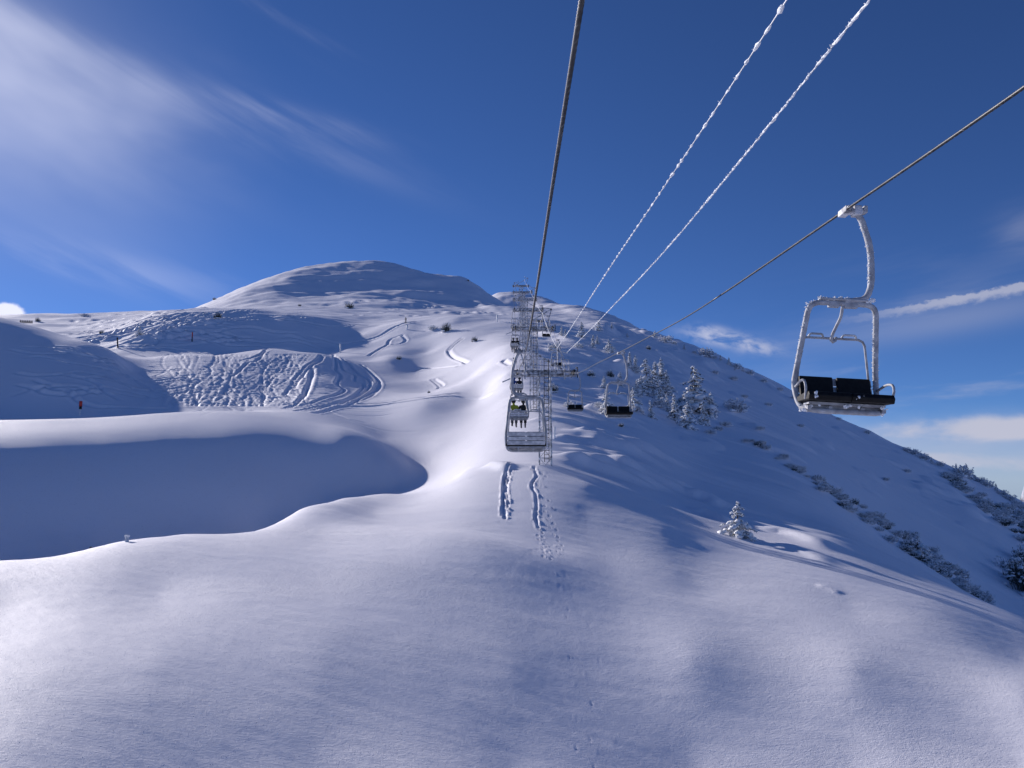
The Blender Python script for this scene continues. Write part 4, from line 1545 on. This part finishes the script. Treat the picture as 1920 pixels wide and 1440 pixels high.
def bush_meshes(seed, flat=.6, dark=.5):
    """unit-width scrub: frosted twigs fanning out, snow pads on top"""
    rs = np.random.RandomState(seed)
    tw, sn = Kit(), Kit()
    for q in range(120):
        a, r = rs.uniform(0, 6.28), rs.uniform(0, .34)
        b = np.array([math.cos(a) * r, math.sin(a) * r, -.03])
        e = np.array([math.cos(a) * (r + rs.uniform(.02, .2)) + rs.normal(0, .05), math.sin(a) * (r + rs.uniform(.02, .2)) + rs.normal(0, .05), flat * rs.uniform(.35, 1.0) * math.sqrt(max(.05, 1 - (r / .42) ** 2))])
        mid = (b + e) / 2 + rs.normal(0, .03, 3)
        tw.tube([b, mid, e], [.011, .008, .003], 4)
        for _ in range(4):
            f = rs.uniform(.4, 1); p = b * (1 - f) + e * f
            u = rs.normal(0, 1, 3); u /= np.linalg.norm(u); s = rs.uniform(.03, .07)
            v = np.cross(u, rs.normal(0, 1, 3)); v /= np.linalg.norm(v)
            tw.add([p - v * s * .3, p + v * s * .3, p + u * s], [(0, 1, 2)])
        if rs.rand() < .5:
            sn.blob(e + (0, 0, .005), (rs.uniform(.02, .06), rs.uniform(.02, .06), rs.uniform(.012, .03)), rs.randint(9999), .32, 1)
    for q in range(10):
        a, r = rs.uniform(0, 6.28), rs.uniform(0.1, .42)
        sn.blob((math.cos(a) * r, math.sin(a) * r, .02), (.11, .11, .05), rs.randint(9999), .25, 1)
    return (tw.mesh('twigs', M['needles' if dark > .5 else 'frosted_twigs']), sn.mesh('snow_load', M['tree_snow'], True))


TREES = [tree_meshes(1), tree_meshes(2, .24, 14), tree_meshes(3, .40, 12, .85, .05), tree_meshes(4, .21, 13, .9, -.04), tree_meshes(7, .46, 10, .85, .12)]
BUSHES = [bush_meshes(1, .62, 1), bush_meshes(2, .45, 0), bush_meshes(3, .8, 1), bush_meshes(4, .5, 0)]


def plant(u, v, hpx, kind, label, group=None, lo=20.0, hi=900.0, cat=None, wide=1.0):
    """stand a tree or bush on the snow; hpx is its height in the photograph"""
    x, y = hit(u, v, lo, hi)
    d = math.hypot(x, y)
    z = grid_z(x, y)
    tree = kind < 10
    ms = TREES[kind] if tree else BUSHES[kind - 10]
    h = hpx * y / FOCAL
    s = h if tree else h / (.62, .45, .8, .5)[kind - 10]
    t = thing('spruce_tree' if tree else 'snowy_bush', label, cat or ('tree' if tree else 'bush'), (x, y, z - .03 * s), rnd.uniform(0, 6.28), group)
    t.scale = (s * wide, s * wide, s)
    prev = t
    for me in ms:
        o = bpy.data.objects.new(me.name, me)
        if not me.name.startswith('trunk'):
            o['kind'] = 'stuff'
        COL.objects.link(o)
        o.parent = t if me.name.split('.')[0] in ('trunk', 'crown', 'twigs') else prev
        prev = o
    return t


# single trees on the slope right of the lift
plant(1383, 1006, 64, 2, 'small snow laden spruce alone on the near slope, casting a long shadow', lo=30, hi=60, wide=1.2)
plant(1304, 772, 88, 0, 'tallest snow laden spruce, in the clump right of the chairs', lo=70, hi=260, wide=1.35)
plant(1330, 779, 46, 4, 'leaning spruce with a snow covered bough sticking out to the right, beside the tallest one', lo=70, hi=260)
plant(1284, 777, 44, 2, 'broad snowy spruce on the left flank of the tallest one', lo=70, hi=260)
plant(1318, 795, 40, 2, 'low snowy spruce below the tallest one', lo=70, hi=260)
plant(1265, 788, 52, 1, 'slim snowy spruce in the lower clump, white along one side', lo=70, hi=260)
plant(1288, 803, 50, 2, 'snowy spruce lowest in the clump right of the chairs', lo=70, hi=260)
plant(1252, 772, 36, 3, 'small leaning spruce at the upper left of the lower clump', lo=70, hi=260)
plant(1213, 738, 66, 2, 'snowy spruce with a drooping white top, in the upper grove', lo=70, hi=300)
plant(1228, 735, 60, 3, 'narrow snowy spruce in the middle of the upper grove', lo=70, hi=300)
plant(1240, 720, 52, 1, 'pointed spruce at the back of the upper grove', lo=70, hi=320)
plant(1250, 738, 46, 0, 'dark sided spruce at the right end of the upper grove', lo=70, hi=300)
plant(1204, 740, 36, 2, 'short spruce at the left foot of the upper grove', lo=70, hi=300)
plant(1192, 742, 34, 4, 'bushy snow covered spruce behind the frame of the second empty chair', lo=70, hi=300)
plant(1235, 748, 34, 4, 'dark low spruce in front of the upper grove', lo=70, hi=300)
plant(1133, 728, 24, 0, 'small pointed spruce above the second empty chair', lo=70, hi=300)
plant(1162, 722, 26, 2, 'small snowy spruce left of the second empty chair hanger', lo=70, hi=300)
plant(1138, 776, 46, 2, 'wide snowy spruce seen through the frame of the second empty chair', lo=70, hi=200)
plant(1189, 768, 42, 2, 'snowy spruce just right of the second empty chair', lo=70, hi=200)
plant(1221, 783, 34, 3, 'thin dark spruce alone between the chair and the lower clump', lo=70, hi=200)
plant(1180, 688, 30, 3, 'bent slim spruce behind the second empty chair hanger', lo=90, hi=300)
plant(1192, 698, 34, 1, 'thin spruce with a bare white top above the upper grove', lo=90, hi=300)
plant(1144, 660, 26, 4, 'round snowy spruce above the right rope', lo=90, hi=400)
plant(1112, 650, 24, 3, 'slim white spruce left of the round snowy one', lo=90, hi=400)
plant(1120, 645, 18, 1, 'tiny white spruce beside the slim white one', lo=90, hi=400)
plant(1091, 632, 30, 0, 'dark pointed spruce between the two frosted cables', lo=90, hi=400)
plant(1122, 619, 20, 2, 'snow plastered spruce on the upper slope left of the bright mound', lo=150, hi=500)
plant(1147, 616, 12, 1, 'tiny spruce on top of the bright snow mound', lo=150, hi=500)
plant(1176, 632, 9, 0, 'tiny dark spruce in front of the bright snow mound', lo=150, hi=500)
plant(1060, 632, 16, 3, 'small white spruce right of the tower heads', lo=150, hi=500)
plant(1053, 628, 18, 1, 'small bare topped spruce beside the right gantry', lo=150, hi=500)
plant(1378, 770, 26, 13, 'half buried bush right of the tallest spruce', lo=90, hi=300)
plant(1722, 1042, 44, 2, 'dark snowy spruce standing in the scrub band on the right slope', lo=80, hi=200, wide=1.25)
plant(1545, 918, 26, 4, 'small snowy spruce high in the scrub band on the right slope', lo=80, hi=200)

# bushes by the lift
plant(1036, 735, 18, 10, 'dark rounded bush right behind the nearest tower', lo=70, hi=200)
plant(1068, 764, 13, 11, 'white bush framed by the small empty chair', lo=70, hi=200)
plant(1108, 706, 12, 10, 'snowy bush on the ledge above the right rope', lo=80, hi=250)
plant(1145, 706, 14, 12, 'frosted bush left of the second empty chair hanger', lo=80, hi=250)
plant(1122, 762, 10, 11, 'low white bush left of the second empty chair', lo=70, hi=200)
plant(1232, 762, 18, 13, 'white arching bush between the two spruce clumps', lo=70, hi=260)
plant(1165, 800, 8, 10, 'low dark scrub under the second empty chair', lo=70, hi=200)
plant(1216, 655, 8, 10, 'small white bush on the open slope below the skyline', lo=150, hi=500)
plant(1085, 652, 10, 11, 'low white bush left of the slim white spruce', lo=100, hi=400)
plant(1040, 655, 14, 13, 'snowy bush beside the dashed cable end', lo=100, hi=400)

# left side: scattered scrub on the pistes
plant(260, 629, 19, 4, 'dark cone shaped bush alone on the tracked plateau', lo=190, hi=600, cat='bush')
plant(71, 603, 9, 12, 'small dark bush near the fence on the left skyline', lo=190, hi=600)
plant(408, 597, 15, 12, 'frosted bush on the crest of the shaded band', lo=200, hi=600)
plant(655, 578, 13, 10, 'dark bush below the summit slope', lo=260, hi=800)
plant(836, 621, 18, 12, 'spiky frosted bush on the sunlit knoll', lo=150, hi=300)
plant(812, 618, 9, 11, 'low snowy bush left of the spiky frosted one', lo=150, hi=300)
plant(748, 674, 8, 10, 'small dark scrub on the white slope under the skier', lo=120, hi=260)
plant(890, 640, 10, 10, 'snowy scrub on the knoll left of the towers', lo=120, hi=260)
plant(190, 625, 7, 10, 'tiny dark bush among the powder tracks', lo=190, hi=600)
plant(804, 737, 5, 10, 'tiny dark bush beside the long traverse track', lo=100, hi=200)
plant(562, 574, 5, 10, 'tiny dark tuft at the foot of the summit', lo=300, hi=900)
plant(878, 527, 4, 10, 'tiny dark tuft on the right shoulder of the summit', lo=500, hi=1000)
plant(402, 562, 5, 10, 'tiny dark tuft on the left shoulder of the summit', lo=500, hi=1000)
plant(160, 593, 5, 11, 'long low bush on the left skyline', lo=250, hi=600, wide=2.0)
plant(170, 1028, 4, 10, 'twig tip poking from the near crest left of the white stake', lo=30, hi=70)

# scrub along the skyline on the right
for (u, v, h, k) in ((1228, 633, 14, 2), (1250, 641, 14, 13), (1283, 655, 11, 1), (1324, 668, 18, 13), (1351, 675, 10, 0), (1367, 684, 15, 0), (1380, 690, 10, 11), (1393, 696, 9, 0), (1406, 702, 10, 13), (1378, 694, 8, 3), (1264, 645, 6, 11), (1302, 662, 5, 11), (1340, 672, 6, 13), (1432, 716, 8, 13), (1462, 732, 7, 11), (1490, 748, 8, 11), (1512, 757, 6, 11), (1572, 787, 6, 13), (1626, 813, 8, 13), (1700, 847, 10, 13), (1715, 853, 12, 11), (1731, 861, 13, 13), (1747, 868, 11, 2), (1762, 874, 10, 13), (1794, 886, 17, 2), (1803, 892, 22, 13), (1813, 896, 27, 0), (1824, 899, 20, 2), (1838, 905, 12, 13), (1850, 912, 13, 11), (1868, 920, 14, 0), (1880, 929, 12, 13), (1893, 938, 12, 11), (1906, 948, 12, 13), (1917, 955, 12, 13)):
    spot = 'where the right rope crosses it' if u < 1300 else 'between the right rope and the nearest chair' if u < 1480 else 'just below the nearest chair' if u < 1660 else 'between the nearest chair and the right edge' if u < 1780 else 'on its dark shoulder near the right edge'
    what = 'small spiky spruce' if k < 10 else 'snow crusted bush'
    plant(u, v, h, k, what + ' on the right skyline ridge ' + spot, what + ' on the skyline ' + spot, lo=170, hi=520)
# thicker cover just under the skyline at the right edge
for q in range(46):
    u = rnd.uniform(1770, 1935)
    v = 890 + (u - 1770) * .50 + rnd.uniform(4, 52) * (u - 1740) / 180
    plant(u, v, rnd.uniform(8, 15), rnd.choice((11, 13, 13, 10)), 'snow crusted scrub covering the shoulder at the right edge', 'scrub on the right shoulder', lo=110, hi=400, wide=1.5)
for (u, v, h, k) in ((1910, 1095, 52, 12), (1925, 1110, 48, 10), (1900, 1075, 34, 13), (1930, 1060, 40, 10), (1915, 1060, 28, 12)):
    plant(u, v, h, k, 'tall frosted scrub low on the far slope at the right edge', 'frosted scrub at the right edge', lo=90, hi=300)
# band of frosted scrub that runs down the fold of the right slope
BAND = [(1398, 826), (1425, 836), (1450, 853), (1476, 872), (1500, 888), (1525, 905), (1550, 922), (1580, 945), (1610, 966), (1640, 986), (1670, 1008), (1700, 1030), (1730, 1052), (1760, 1072), (1790, 1092), (1820, 1113), (1848, 1132)]
for i in range(len(BAND) - 1):
    (u0, v0), (u1, v1) = BAND[i], BAND[i + 1]
    w = 5 + 26 * min(1, i / 12)
    for q in range(4 if i < 5 else 9):
        f = rnd.random()
        u = u0 + (u1 - u0) * f + rnd.uniform(-3, 3)
        v = v0 + (v1 - v0) * f + rnd.uniform(-.9, .35) * w
        part = 'thin upper end of the scrub band, above the small spruce' if u < 1535 else 'middle of the scrub band, between its small and dark spruces' if u < 1690 else 'lower end of the scrub band, around and below its dark spruce'
        plant(u, v, rnd.uniform(6, 13) * (.75 + i * .035), rnd.choice((11, 13, 13, 11, 10)), 'frosted bush in the ' + part, 'bushes in the ' + part, lo=78, hi=190, wide=1.35)
for (u, v, h) in ((1375, 712, 7), (1395, 745, 6), (1440, 760, 6), (1340, 700, 6), (1500, 800, 6), (1425, 805, 7), (1360, 798, 9), (1345, 806, 8), (1332, 812, 8), (1660, 900, 6), (1700, 885, 7), (1880, 960, 10)):
    plant(u, v, h, 11, 'low half buried bush alone on the shaded right slope', 'half buried bushes on the right slope', lo=80, hi=400, wide=1.4)


# ----------------------------------------------------------------------------
# markers, fence, far peaks
# ----------------------------------------------------------------------------
def pole(u, v, hpx, wpx, label, mats, lo, hi, name='marker_pole', tilt=0.0):
    x, y = hit(u, v, lo, hi)
    s = y / FOCAL
    h, r = hpx * s, max(wpx * s * .5, .018)
    t = thing(name, label, 'pole', (x, y, grid_z(x, y)), 0, 'piste marker poles')
    t.rotation_euler = (0, tilt, 0)
    z0 = -.4
    for (f, nm, mat, k_) in mats:
        k = Kit()
        k.tube([(0, 0, z0), (0, 0, h * f)], r * k_, 8)
        k.build(nm, M[mat], t, True)
        z0 = h * f + .001
    return t


pole(150, 778, 26, 5, 'piste marker with a bright red top at the foot of the shaded hill', ((.42, 'stake', 'white_paint', .6), (.62, 'black_band', 'rubber', 1.0), (1.0, 'red_top', 'red', 1.15)), 100, 130)
pole(238, 1016, 12, 8, 'short white stake capped with rime on the near crest', ((.78, 'stake', 'white_paint', .9), (1.0, 'rime_cap', 'rime', 1.2)), 36, 56)
pole(221, 652, 20, 2.6, 'thin dark pole leaning among the tracks on the left', ((1.0, 'stake', 'rubber', 1.0),), 180, 300, tilt=-.12)
pole(638, 661, 17, 2.6, 'pale thin pole behind the skied knoll', ((1.0, 'stake', 'white_paint', 1.0),), 140, 230)
pole(360, 640, 18, 2.2, 'faint red pole in the shaded band', ((.5, 'stake', 'rubber', 1.0), (1.0, 'red_top', 'red', 1.0)), 205, 260)
pole(932, 604, 14, 2.2, 'thin pole on the sunlit ridge left of the tower heads', ((1.0, 'stake', 'white_paint', 1.0),), 190, 260)
pole(1040, 822, 22, 3.0, 'thin frosted stake standing right of the nearest tower', ((1.0, 'stake', 'rime', 1.0),), 50, 110)
pole(763, 618, 9, 3.0, 'short white stake at the feet of the lone skier', ((1.0, 'stake', 'white_paint', 1.0),), 190, 260)

fx_, fy_ = hit(47, 606, 200, 600)
sc_ = fy_ / FOCAL
fe = thing('snow_fence', 'small slatted snow fence on the left skyline', 'fence', (fx_, fy_, grid_z(fx_, fy_)), .2)
for q in range(6):
    X0 = (-10 + q * 4) * sc_
    k = Kit(); k.beam((X0, 0, -.4), (X0 + .9 * sc_, .5, 6.2 * sc_), .16); k.build('post', M['wood'], fe)
    k = Kit(); k.beam((X0 + 2.6 * sc_, .4, -.3), (X0 + .9 * sc_, .5, 6.0 * sc_), .13); k.build('strut', M['wood'], fe)
for q in range(3):
    k = Kit(); k.beam((-10 * sc_, .3, (1.6 + 1.6 * q) * sc_), (11 * sc_, .3, (1.8 + 1.6 * q) * sc_), .12); k.build('slat', M['wood'], fe)


def far_peaks():
    """rocky snow summits beyond the right shoulder"""
    na, nd_ = 320, 110
    A = np.linspace(.50, .92, na)
    D = np.linspace(7000, 11500, nd_)
    k = Kit()
    a2, d2 = np.meshgrid(A, D)
    X, Y = np.sin(a2) * d2, np.cos(a2) * d2
    rid = 1 - np.abs(fbm(X / 900, Y / 900, 5, .55))
    env = np.exp(-((d2 - 9300) / 1200) ** 2)
    crest = np.interp(a2, [.50, .555, .572, .590, .61, .70, .92], [-260, -140, 60, 10, -60, -120, -200])
    Z = -900 + env * (900 + crest - 60) + env * 620 * (rid - .6) + env * 120 * fbm(X / 160, Y / 160, 3)
    V = np.stack([X, Y, Z], -1).reshape(-1, 3)
    idx = np.arange(na * nd_).reshape(nd_, na)
    q = np.stack([idx[:-1, :-1], idx[1:, :-1], idx[1:, 1:], idx[:-1, 1:]], -1).reshape(-1, 4)
    q = q[:, ::-1]
    me = bpy.data.meshes.new('mountains')
    me.from_pydata(V.tolist(), [], q.tolist())
    me.materials.append(M['rock_hazed_snow'])
    o = bpy.data.objects.new('mountains', me)
    COL.objects.link(o)
    o['kind'] = 'structure'
    o['label'] = 'distant rocky snow peaks beyond the right slope'


far_peaks()
